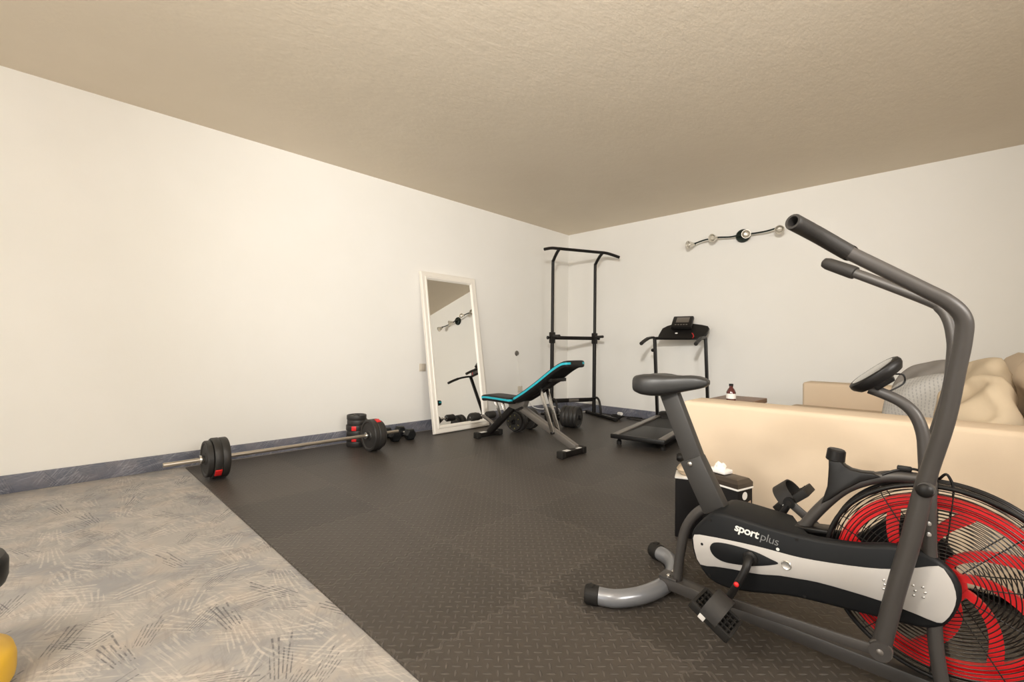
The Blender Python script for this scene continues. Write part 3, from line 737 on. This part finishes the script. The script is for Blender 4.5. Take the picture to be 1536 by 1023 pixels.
build('middle_bar', MB().bar(PL + V(0, 0, 1.0), PR + V(0, 0, 1.0), .035, .045, .005), M['black_steel'], pu)
lb = build('lower_bar', MB().bar(PL + V(0, 0, .205), PR + V(0, 0, .205), .040, .050, .005), M['black_steel'], pu)
mid = (PL + PR) / 2 + V(0, 0, .205); pd_ = V(D.x, D.y, 0)
build('sticker', MB().box(mid + D * .0215, (.14, .003, .035), .0005, Matrix.Rotation(math.atan2(Wd.y, Wd.x), 4, 'Z')), M['tube_grey'], lb, label='grey sticker')
J1, J2 = PL + D * .175 + V(0, 0, 2.09), PR + D * .175 + V(0, 0, 2.09)
tb = build('pull_up_bar', MB().tube([J1 - Wd * .22 + D * .05 + V(0, 0, -.035), J1 - Wd * .12 + D * .02 + V(0, 0, -.008), J1 - Wd * .04, J1 + Wd * .1, J2 - Wd * .1, J2 + Wd * .04, J2 + Wd * .12 + D * .02 + V(0, 0, -.018), J2 + Wd * .22 + D * .05 + V(0, 0, -.052)], .0185, 6, 14), M['black_steel'], pu)

# things lying at the station's foot
bd = MB()
c0 = PR + D * .36 + Wd * .100
for k in range(4):
    bd.tube([c0 + V(.055 * math.cos(a) * (1 + .15 * k) + .012 * k, .045 * math.sin(a) - .006 * k, .014 + .011 * k + .004 * math.sin(2 * a + k)) for a in [2 * PI * i / 24 for i in range(24)]], .008, 1, 8, closed=True)
rb = thing('resistance_band', bd, M['black_soft'], 'coiled black resistance band beside the right foot of the pull-up frame', 'resistance band', tuple(c0))
build('handle', MB().tube([c0 + V(.02, .03, .066), c0 + V(.075, .005, .072)], .021, 1, 16), M['white'], rb, label='white handle')
wc = MB().tube([(.03, -.86, .34), (.035, -.86, .2), (.05, -.80, .10), (.10, -.66, .06), (.16, -.52, .09), (.20, -.44, .05), (.17, -.38, .012), (.24, -.34, .012), (.36, -.27, .012), (.44, -.17, .012), (.46, -.08, .012)], .006, 6, 8)
thing('power_cord', wc, M['white'], 'white power cord lying along the skirting behind the pull-up frame', 'cord', (.17, -.38, 0))

pc = MB().tube([(1.22, -.06, .008), (1.07, -.09, .008), (1.07, -.18, .008), (1.16, -.24, .008), (1.285, -.245, .008), (1.36, -.30, .008)], .0055, 8, 8)
thing('power_cable', pc, M['black'], 'black cable lying in a loop on the mat left of the treadmill', 'cable', (1.16, -.20, 0))

# ------------------------------------------------------------------ weight bench
YBn = -2.18
bn = root('weight_bench', 'black incline weight bench with cyan piping in front of the leaning mirror', 'weight bench', (1.25, YBn, 0))
def pad(path_top, thick, hw, name):
    """pad following a path in x-z, rounded ends, cyan band along the edge"""
    P = [V(x, 0, z) for x, z in path_top]; P = catmull(P, 8); n = len(P)
    fr = []
    for i in range(n):
        a = P[max(i - 1, 0)]; b_ = P[min(i + 1, n - 1)]; t = (b_ - a).normalized(); fr.append(V(-t.z, 0, t.x))
    rings = []; prof_n = 20
    for i in range(n):
        e = min(i, n - 1 - i) / (n - 1); w = hw * (1 - .35 * max(0, 1 - e / .06) ** 2); th = thick * (1 - .25 * max(0, 1 - e / .03))
        ring = []
        for k in range(prof_n):
            a = 2 * PI * k / prof_n; c, s = math.cos(a), math.sin(a)
            ring.append(P[i] - fr[i] * thick / 2 + V(0, YBn, 0) + V(0, math.copysign(abs(c) ** .35, c) * w, 0) + fr[i] * math.copysign(abs(s) ** .45, s) * th / 2)
        rings.append(ring)
    o = build(name, MB().loft(rings), M['vinyl'], bn, sharp=60)
    for s in (-1, 1):
        pr = []
        for i in range(0, n):
            e = min(i, n - 1 - i) / (n - 1); w = hw * (1 - .35 * max(0, 1 - e / .06) ** 2)
            c = P[i] - fr[i] * thick * .40 + V(0, YBn + s * w, 0)
            pr.append([c + fr[i] * .009 + V(0, -s * .004, 0), c + fr[i] * .009 + V(0, s * .002, 0), c - fr[i] * .009 + V(0, s * .002, 0), c - fr[i] * .009 + V(0, -s * .004, 0)])
        build('piping', MB().loft(pr), M['cyan'], o, label='cyan piping')
    return o
pad([(.700, .413), (.76, .421), (.88, .421), (1.00, .419), (1.090, .417)], .062, .122, 'seat_pad')
pad([(1.108, .420), (1.25, .497), (1.40, .592), (1.53, .682), (1.62, .740), (1.69, .772), (1.750, .780)], .062, .128, 'back_pad')
def B(name, mb, m, **k): return build(name, mb, m, bn, **k)
rf = B('front_foot_bar', MB().box((.725, -2.215, .030), (.055, .28, .046), .006), M['black_steel'])
ff = B('rear_foot_bar', MB().box((1.760, -2.245, .030), (.055, .27, .046), .006), M['black_steel'])
for fo, x, ys in ((rf, .725, (-2.36, -2.07)), (ff, 1.760, (-2.385, -2.105))):
    for y in ys: build('end_cap', MB().box((x, y, .030), (.064, .05, .058), .008), M['black_soft'], fo)
for y in (-2.315, -2.165): build('sticker', MB().box((1.760, y, .0535), (.042, .06, .002)), M['white'], ff, label='white sticker')
build('sticker', MB().box((.725, -2.29, .0535), (.042, .07, .002)), M['white'], rf)
B('front_leg', MB().bar((.735, YBn - .03, .045), (1.065, YBn, .350), .055, .055, .005), M['black_steel'])
B('main_beam', MB().bar((1.01, YBn, .375), (1.755, YBn, .050), .048, .060, .005), M['tube_grey'], label='satin grey sloping beam')
B('pivot_bracket', MB().prism([(.98, .380), (1.20, .390), (1.18, .335), (1.08, .30), (1.00, .32)], YBn - .035, YBn + .035, .004), M['tube_grey'])
for s in (-1, 1):
    sm = B('support_strut', MB().bar((1.395, YBn + s * .045, .520), (1.535, YBn + s * .040, .150), .012, .036, .003, up=(1, 0, 0)), M['chrome'])
B('strut_pin', MB().tube([(1.535, YBn - .06, .15), (1.535, YBn + .06, .15)], .011, 1, 12), M['black_steel'])
bb = MB().bar((1.08, YBn, .365), (1.56, YBn, .610), .05, .045, .005)
bb.bar((1.27, YBn - .1, .462), (1.27, YBn + .1, .462), .04, .03, .003); bb.bar((1.55, YBn - .1, .605), (1.55, YBn + .1, .605), .04, .03, .003)
B('back_frame', bb, M['black_steel'])
for s in (-1, 1): B('seat_support', MB().bar((.83, YBn + s * .045, .355), (.905, YBn + s * .035, .20), .012, .032, .003, up=(1, 0, 0)), M['chrome'])
B('adjuster_knob', MB().tube([(1.17, YBn - .03, .33), (1.17, YBn - .12, .31)], .011, 2, 12), M['black'])
B('leg_hook_tube', MB().tube([(.80, YBn, .10), (.70, YBn, .150), (.60, YBn, .185)], .017, 4, 12), M['tube_grey'])
for s in (-1, 1):
    B('foam_roller', MB().lathe([(0, -.055), (.032, -.055), (.038, -.045), (.038, .045), (.032, .055), (0, .055)], (.60, YBn + s * .105, .185), (0, 1, 0), 20), M['foam'])
B('roller_axle', MB().tube([(.60, YBn - .165, .185), (.60, YBn + .165, .185)], .010, 1, 10), M['chrome'])

# ------------------------------------------------------------------ mirror leaning on the left wall
mr = root('standing_mirror', 'tall white framed mirror leaning against the left wall', 'mirror', (.27, -2.185, 0))
LEN, WID = 1.675, .755
tl = .164
RX = Matrix.Translation((.294, -2.185, .004)) @ Matrix.Rotation(.016, 4, 'Z') @ Matrix.Rotation(-tl, 4, 'Y')
def mbx(mb, y0, y1, z0, z1, x0, x1, bev=.006): mb.box(RX @ V((x0 + x1) / 2, (y0 + y1) / 2, (z0 + z1) / 2), (x1 - x0, y1 - y0, z1 - z0), bev, Matrix.Rotation(.016, 4, 'Z') @ Matrix.Rotation(-tl, 4, 'Y'))
f = MB(); w = WID / 2; fw_ = .080
prof = [(0, -.014), (0, .016), (.010, .022), (.045, .018), (.052, .024), (.066, .022), (.080, .006), (.080, -.014)]     # (inwards, depth)
b_ = bmesh.new(); rings = []
for sy, sz in ((-1, 0), (1, 0), (1, 1), (-1, 1)):
    rings.append([b_.verts.new(RX @ V(dx, sy * (w - i), (i if sz == 0 else LEN - i))) for i, dx in prof])
for k in range(4):
    A, Bq = rings[k], rings[(k + 1) % 4]
    for j in range(len(prof)): b_.faces.new((A[j], A[(j + 1) % len(prof)], Bq[(j + 1) % len(prof)], Bq[j]))
f._merge(b_)
build('frame', f, M['white_frame'], mr, sharp=25)
g = MB(); mbx(g, -w + .074, w - .074, .074, LEN - .074, -.008, .003, 0); build('glass', g, M['mirror'], mr)
g = MB(); mbx(g, -w + .01, w - .01, .01, LEN - .01, -.0135, -.0085, 0); build('backing_board', g, M['wood'], mr)

# ------------------------------------------------------------------ plates, barbell, dumbbells
def plate_mesh(R, th, hole=.015):
    """hollow-faced training plate around local z, base at z = 0"""
    p = [(hole, 0), (R * .30, 0), (R * .34, th * .18), (R * .80, th * .18), (R * .86, 0), (R * .97, 0), (R, th * .12), (R * 1.0, th * .5), (R, th * .88), (R * .97, th), (R * .86, th), (R * .80, th * .82), (R * .34, th * .82), (R * .30, th), (hole, th), (hole, 0)]
    return p
bb = root('barbell', 'long chrome barbell with black plates on both ends along the left wall', 'barbell', (.50, -3.8, 0))
BZ = .133
bar = MB().tube([(.50, -4.745, BZ), (.50, -3.09, BZ)], .0135, 1, 16)
build('bar', bar, M['bar_steel'], bb, label='steel bar')
for y0, sg in ((-4.530, 1), (-3.262, -1)):
    y = y0
    for R, th in ((.115, .028), (.132, .042), (.132, .042)) if sg < 0 else ((.118, .034), (.132, .044), (.130, .044)):
        o = build('weight_plate', MB().lathe(plate_mesh(R, th), (.50, y, BZ), (0, sg, 0), 40), M['plate'], bb)
        if R > .131 and not (sg < 0 and y < -3.31):
            az = math.radians(-36 if sg > 0 else 70); xr = .50 + R * math.cos(az) * .985; zr = BZ + R * math.sin(az) * .985
            if y != y0 + sg * .030 or True:
                build('red_badge', MB().box((xr, y + sg * th / 2, zr), (.010, th * .9, .050), .003, Matrix.Rotation(-az, 4, 'Y')), M['red_plain'], o, label='red badge on the plate edge')
        y += sg * (th + .0015)
    for yy in (y0 - sg * .016, y + sg * .012):
        build('collar', MB().lathe([(.0135, -.011), (.026, -.011), (.028, -.008), (.028, .008), (.026, .011), (.0135, .011)], (.50, yy, BZ), (0, 1, 0), 24), M['chrome'], bb)

def loose_plate(z, R, th, label, x, y, red=None):
    o = thing('weight_plate', MB().lathe(plate_mesh(R, th), (x, y, z), (0, 0, 1), 40), M['plate'], label, 'weight plate', (x, y, z), group='loose weight plates stacked on the mat')
    if red is not None:
        az = red
        build('red_badge', MB().box((x + R * math.cos(az), y + R * math.sin(az), z + th / 2), (.008, .040, th * .85), .003, Matrix.Rotation(az, 4, 'Z')), M['red_plain'], o, label='red badge')
PX, PY = .225, -3.335
labs = ['black weight plate at the very bottom of the upright stack by the wall',
        'black plate with red badge, second from the bottom of the stack',
        'black plate third from the bottom of the stack by the wall',
        'black plate fourth from the bottom, just under two upper plates of the stack',
        'black plate directly under the topmost one of the stack by the wall',
        'topmost small black plate of the upright stack behind the far barbell end']
z = 0.0008
for k, (R, th, red) in enumerate(((.088, .046, None), (.088, .046, -.72), (.088, .046, None), (.088, .046, -.72), (.086, .044, None), (.083, .040, None))):
    loose_plate(z, R, th, labs[k], PX + .003 * math.sin(k * 2), PY + .003 * math.cos(k * 3), red); z += th + .0006

def hexhead(mb, c, R, L):
    q = V(c)
    ring = lambda r, x: [q + V(x, r * math.cos(PI / 3 * k), r * math.sin(PI / 3 * k)) for k in range(6)]
    mb.loft([ring(R * .74, -L / 2), ring(R * .97, -L / 2 + .013), ring(R, -L / 2 + .020), ring(R, L / 2 - .020), ring(R * .97, L / 2 - .013), ring(R * .74, L / 2)])
def hex_dumbbell(loc, rz, label):
    r = root('hex_dumbbell', label, 'dumbbell', loc, rz, 'hex dumbbells beside the mirror')
    R = .056
    for s in (-1, 1):
        m_ = MB(); hexhead(m_, (s * .095, 0, R * .866), R, .085); build('head', m_, M['hexrub'], r, local=True, sharp=20)
    build('handle', MB().tube([(-.06, 0, R * .866), (0, 0, R * .866), (.06, 0, R * .866)], [.013, .0165, .013], 5, 14), M['chrome'], r, local=True)
    return r
hex_dumbbell((.205, -2.985, .0005), math.radians(-8), 'black hex dumbbell under the barbell end, next to the plate stack')
hex_dumbbell((.225, -2.845, .0005), math.radians(-4), 'black hex dumbbell nearest the foot of the mirror')

def plate_dumbbell(loc, rz, sets, label):
    r = root('plate_dumbbell', label, 'dumbbell', loc, rz, 'plate-loaded dumbbells behind the bench')
    Rm = max(R for st in sets for R, _ in st); zc = Rm
    build('bar', MB().tube([(-.21, 0, zc), (.21, 0, zc)], .0135, 1, 14), M['black_steel'], r, local=True)
    for st, s in zip(sets, (-1, 1)):
        x = s * .070
        for R, th in st:
            build('weight_plate', MB().lathe(plate_mesh(R, th), (x, 0, zc), (s, 0, 0), 36), M['plate'], r, local=True); x += s * (th + .001)
        build('collar', MB().lathe([(.013, 0), (.024, 0), (.026, .006), (.026, .018), (.020, .024), (.013, .024)], (x + s * .001, 0, zc), (s, 0, 0), 12), M['black'], r, local=True)
    return r, zc
r1, zc = plate_dumbbell((.735, -1.72, .0005), math.radians(96), (((.112, .036), (.112, .036), (.095, .03)), ((.112, .036), (.112, .036))), 'plate-loaded dumbbell behind the bench legs with yellowish numbers on its end')
tx = MB()
for k in range(7):
    a = 2 * PI * k / 7; tx.box((-.1745, .068 * math.cos(a), zc + .068 * math.sin(a)), (.002, .014, .008), 0, Matrix.Rotation(a, 4, 'X'))
build('yellow_print', tx, M['olive'], r1, local=True, label='worn yellow print')
plate_dumbbell((.815, -1.235, .0005), math.radians(14), (((.085, .03), (.085, .03)), ((.118, .046), (.118, .046), (.118, .046), (.116, .04))), 'plate-loaded dumbbell with thick black plates between bench and pull-up frame')

# ------------------------------------------------------------------ sofa and what is on it
so = root('sofa', 'large cream upholstered sofa with its side panel behind the exercise bike', 'sofa', (3.7, -1.9, 0))
SX0, SX1, SY0, SY1, SH = 2.985, 4.62, -2.95, -.66, .622
build('armrest', MB().box(((SX0 + SX1) / 2, SY0 + .115, SH / 2 + .02), (SX1 - SX0, .23, SH - .04), .022, seg=3), M['sofa'], so)
build('armrest', MB().box((SX0 + .075 + (SX1 - SX0) / 2 , SY1 - .115, SH / 2 + .02), (SX1 - SX0 - .08, .23, SH - .04), .022, seg=3), M['sofa'], so)
build('base', MB().box(((SX0 + SX1) / 2, (SY0 + SY1) / 2, .165), (SX1 - SX0 - .03, SY1 - SY0 - .44, .25), .015), M['sofa'], so)
build('backrest', MB().box((SX1 - .11, (SY0 + SY1) / 2, .40), (.22, SY1 - SY0 - .455, .74), .03, seg=3), M['sofa'], so)
ym = (SY0 + SY1) / 2
for y in (ym - .46, ym + .46):
    build('seat_cushion', MB().box((3.68, y, .365), (1.30, .90, .150), .045, seg=4), M['sofa_cushion'], so)
for y in (ym - .46, ym + .46):
    build('back_cushion', MB().pillow(.88, .46, .22, Matrix.Translation((4.315, y, .665)) @ Matrix.Rotation(PI / 2, 4, 'Z') @ Matrix.Rotation(math.radians(78), 4, 'X'), 5), M['sofa_cushion'], so)
for x in (SX0 + .08, SX1 - .08):
    for y in (SY0 + .08, SY1 - .08): build('leg', MB().box((x, y, .021), (.06, .06, .042), .004), M['black'], so)
def pl(name, loc, w, h, t, yaw, lean, roll, m, label, seed, wr=.010):
    Mx = Matrix.Rotation(math.radians(yaw), 4, 'Z') @ Matrix.Rotation(math.radians(90 - lean), 4, 'X') @ Matrix.Rotation(math.radians(roll), 4, 'Z')
    o = build(name, MB().pillow(w, h, t, Matrix.Identity(4), seed, 26, wr), m, None, sharp=180)
    o.matrix_world = Matrix.Translation(loc) @ Mx
    o['label'] = label; o['category'] = 'pillow'; o['group'] = 'pillows on the sofa'; return o
pl('pillow', (3.895, -2.24, .600), .38, .38, .16, -38, 26, 24, M['stripes'], 'pale grey striped pillow at the front of the sofa', 1, .006)
pl('pillow', (3.905, -1.93, .640), .40, .42, .14, -40, 18, 24, M['greyfab'], 'plain dark grey pillow peeking out behind the striped one', 2)
pl('pillow', (4.055, -2.50, .610), .35, .37, .16, -62, 22, 28, M['beige'], 'wrinkled beige pillow nearest the camera at the right', 3, .018)
pl('pillow', (4.070, -2.18, .655), .40, .42, .14, -58, 14, 24, M['beige'], 'beige pillow standing behind the wrinkled beige one', 4, .012)

# coffee table with a bottle
ct = root('coffee_table', 'small brown wooden table beyond the sofa armrest', 'table', (2.83, -1.70, 0))
build('table_top', MB().box((2.83, -1.70, .500), (.30, .56, .035), .004), M['wood'], ct)
for x in (2.71, 2.95):
    for y in (-1.95, -1.45): build('leg', MB().box((x, y, .242), (.04, .04, .482), .003), M['wood'], ct)
bt = root('bottle', 'small dark red bottle standing on the wooden table', 'bottle', (2.845, -1.80, .5178))
build('body', MB().lathe([(0, 0), (.030, 0), (.032, .004), (.032, .06), (.022, .082), (.013, .092), (.013, .105), (0, .105)], (0, 0, 0), (0, 0, 1), 20), M['glass_dark'], bt, local=True)
build('cap', MB().lathe([(0, .104), (.0145, .104), (.0145, .120), (0, .121)], (0, 0, 0), (0, 0, 1), 16), M['black'], bt, local=True)
build('paper_label', MB().torus((0, 0, .03), .0323, .0012, (0, 0, 1), 24, 4).lathe([(.0325, .014), (.0327, .014), (.0327, .050), (.0325, .050)], (0, 0, 0), (0, 0, 1), 20), M['white'], bt, local=True)

# boxes in front of the sofa
def axes(u): u = V(u).normalized(); return u, V(-u.y, u.x, 0)
u, v = axes((.93, .36, 0)); p0 = V(3.052, -3.170, 0); Rz = Matrix.Rotation(math.atan2(u.y, u.x), 4, 'Z')
cb = root('storage_box', 'narrow black box with white rim at the left end of the sofa panel', 'box', tuple(p0 + u * .065 + v * .06))
hb_ = .278
build('body', MB().box(p0 + u * .065 + v * .06 + V(0, 0, hb_ / 2), (.13, .12, hb_ - .002), .004, Rz), M['box_black'], cb)
build('rim', MB().box(p0 + u * .065 + v * .06 + V(0, 0, hb_ + .003), (.134, .124, .009), .002, Rz), M['white'], cb, label='white rim')
tw = MB().pillow(.13, .115, .05, Matrix.Translation(p0 + u * .068 + v * .062 + V(0, 0, hb_ + .034)) @ Rz, 9, 14, .003)
thing('cloth', tw, M['towel'], 'beige folded cloth lying on the narrow black box', 'cloth', tuple(p0 + u * .065 + v * .06 + V(0, 0, hb_ + .008)))
hd = MB(); c = p0 + u * .055 + v * .055 + V(0, 0, hb_ + .087)
hd.lathe([(0, -.02), (.016, -.02), (.022, -.012), (.022, .012), (.016, .02), (0, .02)], c - u * .032, u, 16).lathe([(0, -.02), (.016, -.02), (.022, -.012), (.022, .012), (.016, .02), (0, .02)], c + u * .032, u, 16)
hd.torus(c, .036, .006, v, 24, 8)
thing('headset', hd, M['black'], 'small black gadget with two round ends lying on the beige cloth', 'gadget', tuple(c - V(0, 0, .022)))
u, v = axes((.965, -.262, 0)); p1 = V(3.352, -3.236, 0); Rz = Matrix.Rotation(math.atan2(u.y, u.x), 4, 'Z')
W2, D2, H2 = .170, .105, .322
bc = p1 - u * W2 / 2 + v * D2 / 2
cx = root('carton', 'black carton with brown lid and white edging beside the bike seat post', 'box', tuple(bc))
build('body', MB().box(bc + V(0, 0, H2 / 2 - .012), (W2, D2, H2 - .026), .004, Rz), M['box_black'], cx)
build('edging', MB().box(bc + V(0, 0, H2 - .021), (W2 + .006, D2 + .006, .008), .002, Rz), M['white'], cx, label='white edging strip')
lid = MB()
q = lambda a, zz: [bc + u * (sx * (W2 / 2 - a)) + v * (sy * (D2 / 2 - a)) + V(0, 0, zz) for sx, sy in ((-1, -1), (1, -1), (1, 1), (-1, 1))]
lid.loft([q(-.001, H2 - .017), q(-.001, H2 + .002), q(.010, H2 + .016), q(.022, H2 + .020)])
build('lid', lid, M['box_brown'], cx, sharp=20)
side = bc + u * (W2 / 2 + .0012)
build('handle_hole', MB().lathe([(0, 0), (.017, 0), (.017, .001), (0, .001)], side - v * .006 + V(0, 0, H2 - .050), u, 20, sx=1.0), M['white'], cx, label='pale round handle opening')
build('print_band', MB().box(side + V(0, 0, H2 - .105) , (.0015, D2 * .80, .040), 0, Rz @ Matrix.Rotation(math.radians(14), 4, 'X')), M['box_print'], cx, label='tan printed band')
tp = bc - u * .030 - v * .005 + V(0, 0, H2 + .021)
ts = MB().box(tp + V(0, 0, .010), (.085, .06, .018), .005, Rz)
tk = thing('tissue_pack', ts, M['white'], 'white tissue pack lying on the carton lid', 'tissues', tuple(tp))
build('tissue', MB().pillow(.050, .045, .024, Matrix.Translation(tp + V(0, 0, .025)) @ Matrix.Rotation(.5, 4, 'X') @ Rz, 12, 12, .006), M['white'], tk)

# ------------------------------------------------------------------ wall lamp with four spots
wl = root('spotlight_bar', 'dark metal lamp bar with four silver spots high on the back wall', 'wall lamp', (2.36, 0, 2.11))
build('base', MB().lathe([(0, 0), (.072, 0), (.072, .016), (.062, .030), (.03, .036), (0, .036)], (2.36, -.002, 2.112), (0, -1, 0), 28), M['lamp_green'], wl)
rl = MB().tube([(1.86, -.10, 2.082), (1.98, -.10, 2.108), (2.12, -.09, 2.118), (2.25, -.085, 2.104), (2.36, -.085, 2.108), (2.50, -.085, 2.104), (2.62, -.095, 2.106), (2.72, -.10, 2.122)], .0085, 8, 12)
rl.tube([(2.36, -.03, 2.112), (2.36, -.085, 2.110)], .010, 1, 12)
build('rail', rl, M['lamp_green'], wl)
for x, zz, dx, dz in ((1.850, 2.078, -.5, -.15), (2.105, 2.112, -.25, -.1), (2.415, 2.100, .35, -.12), (2.735, 2.108, .2, -.35)):
    dv = V(dx, -.85, dz).normalized(); p = V(x, -.105, zz)
    s_ = build('spot', MB().lathe([(0, -.025), (.014, -.025), (.020, -.015), (.026, 0), (.042, .050), (.045, .062), (.041, .062), (.036, .050), (.012, .010), (0, .010)], p, dv, 22), M['lamp_glass'], wl, label='silver spot cup')
    build('lamp_holder', MB().lathe([(0, -.036), (.012, -.036), (.015, -.02), (.015, -.008), (0, -.008)], p, dv, 14), M['lamp_green'], s_)
    build('bulb', MB().lathe([(0, .010), (.012, .012), (.024, .032), (.026, .046), (.018, .058), (0, .062)], p, dv, 16), M['lamp_glass'], s_)

# switches and sockets on the left wall
def plate_at(name, y, z, label, cat, hole):
    o = thing(name, MB().box((.005, y, z), (.010, .08, .08), .003), M['cream_plate'], label, cat, (0, y, z))
    build('rocker' if not hole else 'socket_face', MB().box((.012, y, z), (.006, .055, .055), .002) if not hole else MB().lathe([(0, 0), (.021, 0), (.021, .003), (.019, .003), (.017, -.003), (0, -.003)], (.0105, y, z), (1, 0, 0), 20), M['cream_plate'], o)
    return o
plate_at('light_switch', -2.50, .655, 'cream wall switch half hidden by the mirror frame', 'switch', False)
o = plate_at('wall_outlet', -1.00, .335, 'cream wall outlet low on the left wall behind the bench', 'outlet', True)
o = thing('cable_outlet', MB().lathe([(0, 0), (.034, 0), (.034, .006), (.022, .012), (.022, .02), (0, .02)], (0, -1.065, .797), (1, 0, 0), 20), M['tube_grey'], 'small round grey wall fitting with a thin cord hanging from it', 'wall fitting', (0, -1.065, .797))
build('cord', MB().tube([(.016, -1.065, .79), (.014, -1.058, .70), (.012, -1.04, .58), (.014, -1.015, .45), (.018, -1.003, .37)], .0035, 6, 8), M['white'], o, label='thin pale cord')

# ------------------------------------------------------------------ yellow machine at the left edge
yc = V(2.195, -5.453, -.008)
yv = root('canister_machine', 'yellow and black machine on the vinyl floor cut by the left edge', 'machine', tuple(yc))
build('tank', MB().lathe([(0, .012), (.130, .012), (.148, .020), (.150, .035), (.150, .070), (.143, .095), (.120, .112), (.10, .116), (0, .116)], yc, (0, 0, 1), 40), M['yellow'], yv, label='yellow tank')
build('neck', MB().lathe([(.085, .112), (.075, .13), (.072, .25), (.09, .27)], yc, (0, 0, 1), 32), M['black'], yv)
build('motor_head', MB().lathe([(0, .262), (.112, .262), (.128, .270), (.132, .285), (.132, .325), (.124, .342), (.09, .350), (0, .352)], yc, (0, 0, 1), 40), M['black'], yv)
build('carry_handle', MB().tube([yc + V(-.07, 0, .345), yc + V(-.06, 0, .39), yc + V(0, 0, .41), yc + V(.06, 0, .39), yc + V(.07, 0, .345)], .012, 6, 12), M['yellow'], yv)
for k in range(4):
    a = PI / 4 + k * PI / 2; build('caster', MB().lathe([(0, -.010), (.018, -.010), (.020, -.007), (.020, .007), (.018, .010), (0, .010)], yc + V(.105 * math.cos(a), .105 * math.sin(a), .0205), (math.cos(a), math.sin(a), 0), 14), M['black'], yv)

# ------------------------------------------------------------------ light: added fill globe behind the camera, daylight fill in the added door
cl_ = root('added_fill_globe', 'round opal globe added behind the camera as fill light', 'ceiling lamp', (LAMP := (3.1, -6.2, 2.5)))  # unseen globe, added mainly to brighten the ceiling
build('mount', MB().lathe([(0, 0), (.09, 0), (.09, -.025), (.03, -.03), (.008, -.04), (.008, -.40), (0, -.40)], LAMP, (0, 0, 1), 24), M['white'], cl_)
build('globe', MB().sphere((LAMP[0], LAMP[1], 1.98), .14), M['lampglow'], cl_, sharp=180)

def light(kind, name, loc, energy, col, **k):
    ld = bpy.data.lights.new(name, kind); ld.energy = energy; ld.color = col
    for a, b in k.items(): setattr(ld, a, b)
    o = bpy.data.objects.new(name, ld); COL.objects.link(o); o.location = loc; return o
SPOT = V(4.2, -5.8, 2.20); AIM = (V(.55, -.5, 1.85) - SPOT).normalized()
cs = root('added_fill_spot', 'white fill spotlight added behind the camera to brighten the far corner', 'spotlight', (SPOT.x, SPOT.y, 2.5))  # unseen fitting, added to lift the far corner
build('stem', MB().tube([SPOT - AIM * .06, SPOT - AIM * .06 + V(0, 0, .24)], .010, 1, 12).lathe([(0, 0), (.045, 0), (.045, -.02), (0, -.02)], SPOT - AIM * .06 + V(0, 0, .2505), (0, 0, 1), 20), M['white'], cs)
build('lamp_head', MB().lathe([(0, -.10), (.040, -.10), (.048, -.08), (.055, 0), (.050, 0), (.042, -.07), (0, -.075)], SPOT, AIM, 24), M['white'], cs)
sl_ = light('SPOT', 'fill_spot_beam', SPOT + AIM * .03, 560, (1.0, 0.97, 0.92), shadow_soft_size=.13, spot_size=math.radians(96), spot_blend=1.0)
sl_.rotation_euler = AIM.to_track_quat('-Z', 'Z').to_euler()
wl_ = light('AREA', 'window_daylight', (XW - .01, (WY0 + WY1) / 2, (WZ0 + WZ1) / 2), 50, (1.0, 0.95, 0.89), shape='RECTANGLE', size=WY1 - WY0 - .1, size_y=WZ1 - WZ0 - .1)
wl_.rotation_euler = Vector((-1, 0, 0)).to_track_quat('-Z', 'Z').to_euler()
dl = light('AREA', 'door_fill_light', (2.8, YF - .02, 1.12), 45, (1.0, 0.94, 0.86), shape='RECTANGLE', size=3.4, size_y=2.1)  # fill light set in the added door opening
dl.rotation_euler = Vector((0, 1, 0)).to_track_quat('-Z', 'Z').to_euler()

w = bpy.data.worlds.new('world'); SC.world = w; w.use_nodes = True
sk = w.node_tree.nodes.new('ShaderNodeTexSky'); sk.sky_type = 'NISHITA'; sk.sun_disc = False; sk.sun_elevation = math.radians(40)
bg = w.node_tree.nodes['Background']; bg.inputs['Strength'].default_value = 0.12
w.node_tree.links.new(sk.outputs['Color'], bg.inputs['Color'])

# ------------------------------------------------------------------ camera
cam = bpy.data.cameras.new('camera'); co = bpy.data.objects.new('camera', cam); COL.objects.link(co)
cam.sensor_fit = 'HORIZONTAL'; cam.sensor_width = 36.0; cam.lens = 680.92 / 1536 * 36.0; cam.clip_start = .02
yaw, pitch, roll = 0.7715, 0.0096, 0.01127
F0 = V(-math.sin(yaw), math.cos(yaw), 0); R0 = V(math.cos(yaw), math.sin(yaw), 0); U0 = V(0, 0, 1)
Fv = F0 * math.cos(pitch) + U0 * math.sin(pitch); Uv = -F0 * math.sin(pitch) + U0 * math.cos(pitch)
Rv = R0 * math.cos(roll) + Uv * math.sin(roll); Uu = -R0 * math.sin(roll) + Uv * math.cos(roll)
co.matrix_world = Matrix.Translation((3.99724, -5.2630, .89776)) @ Matrix((Rv, Uu, -Fv)).transposed().to_4x4()
SC.camera = co
SC.view_settings.view_transform = 'Standard'; SC.view_settings.look = 'None'; SC.view_settings.exposure = 0.0; SC.view_settings.gamma = 1.0
SC.view_settings.use_curve_mapping = False
SC.cycles.use_denoising = True
SC.cycles.max_bounces = 10; SC.cycles.diffuse_bounces = 6; SC.cycles.glossy_bounces = 5
SC.cycles.sample_clamp_indirect = 8
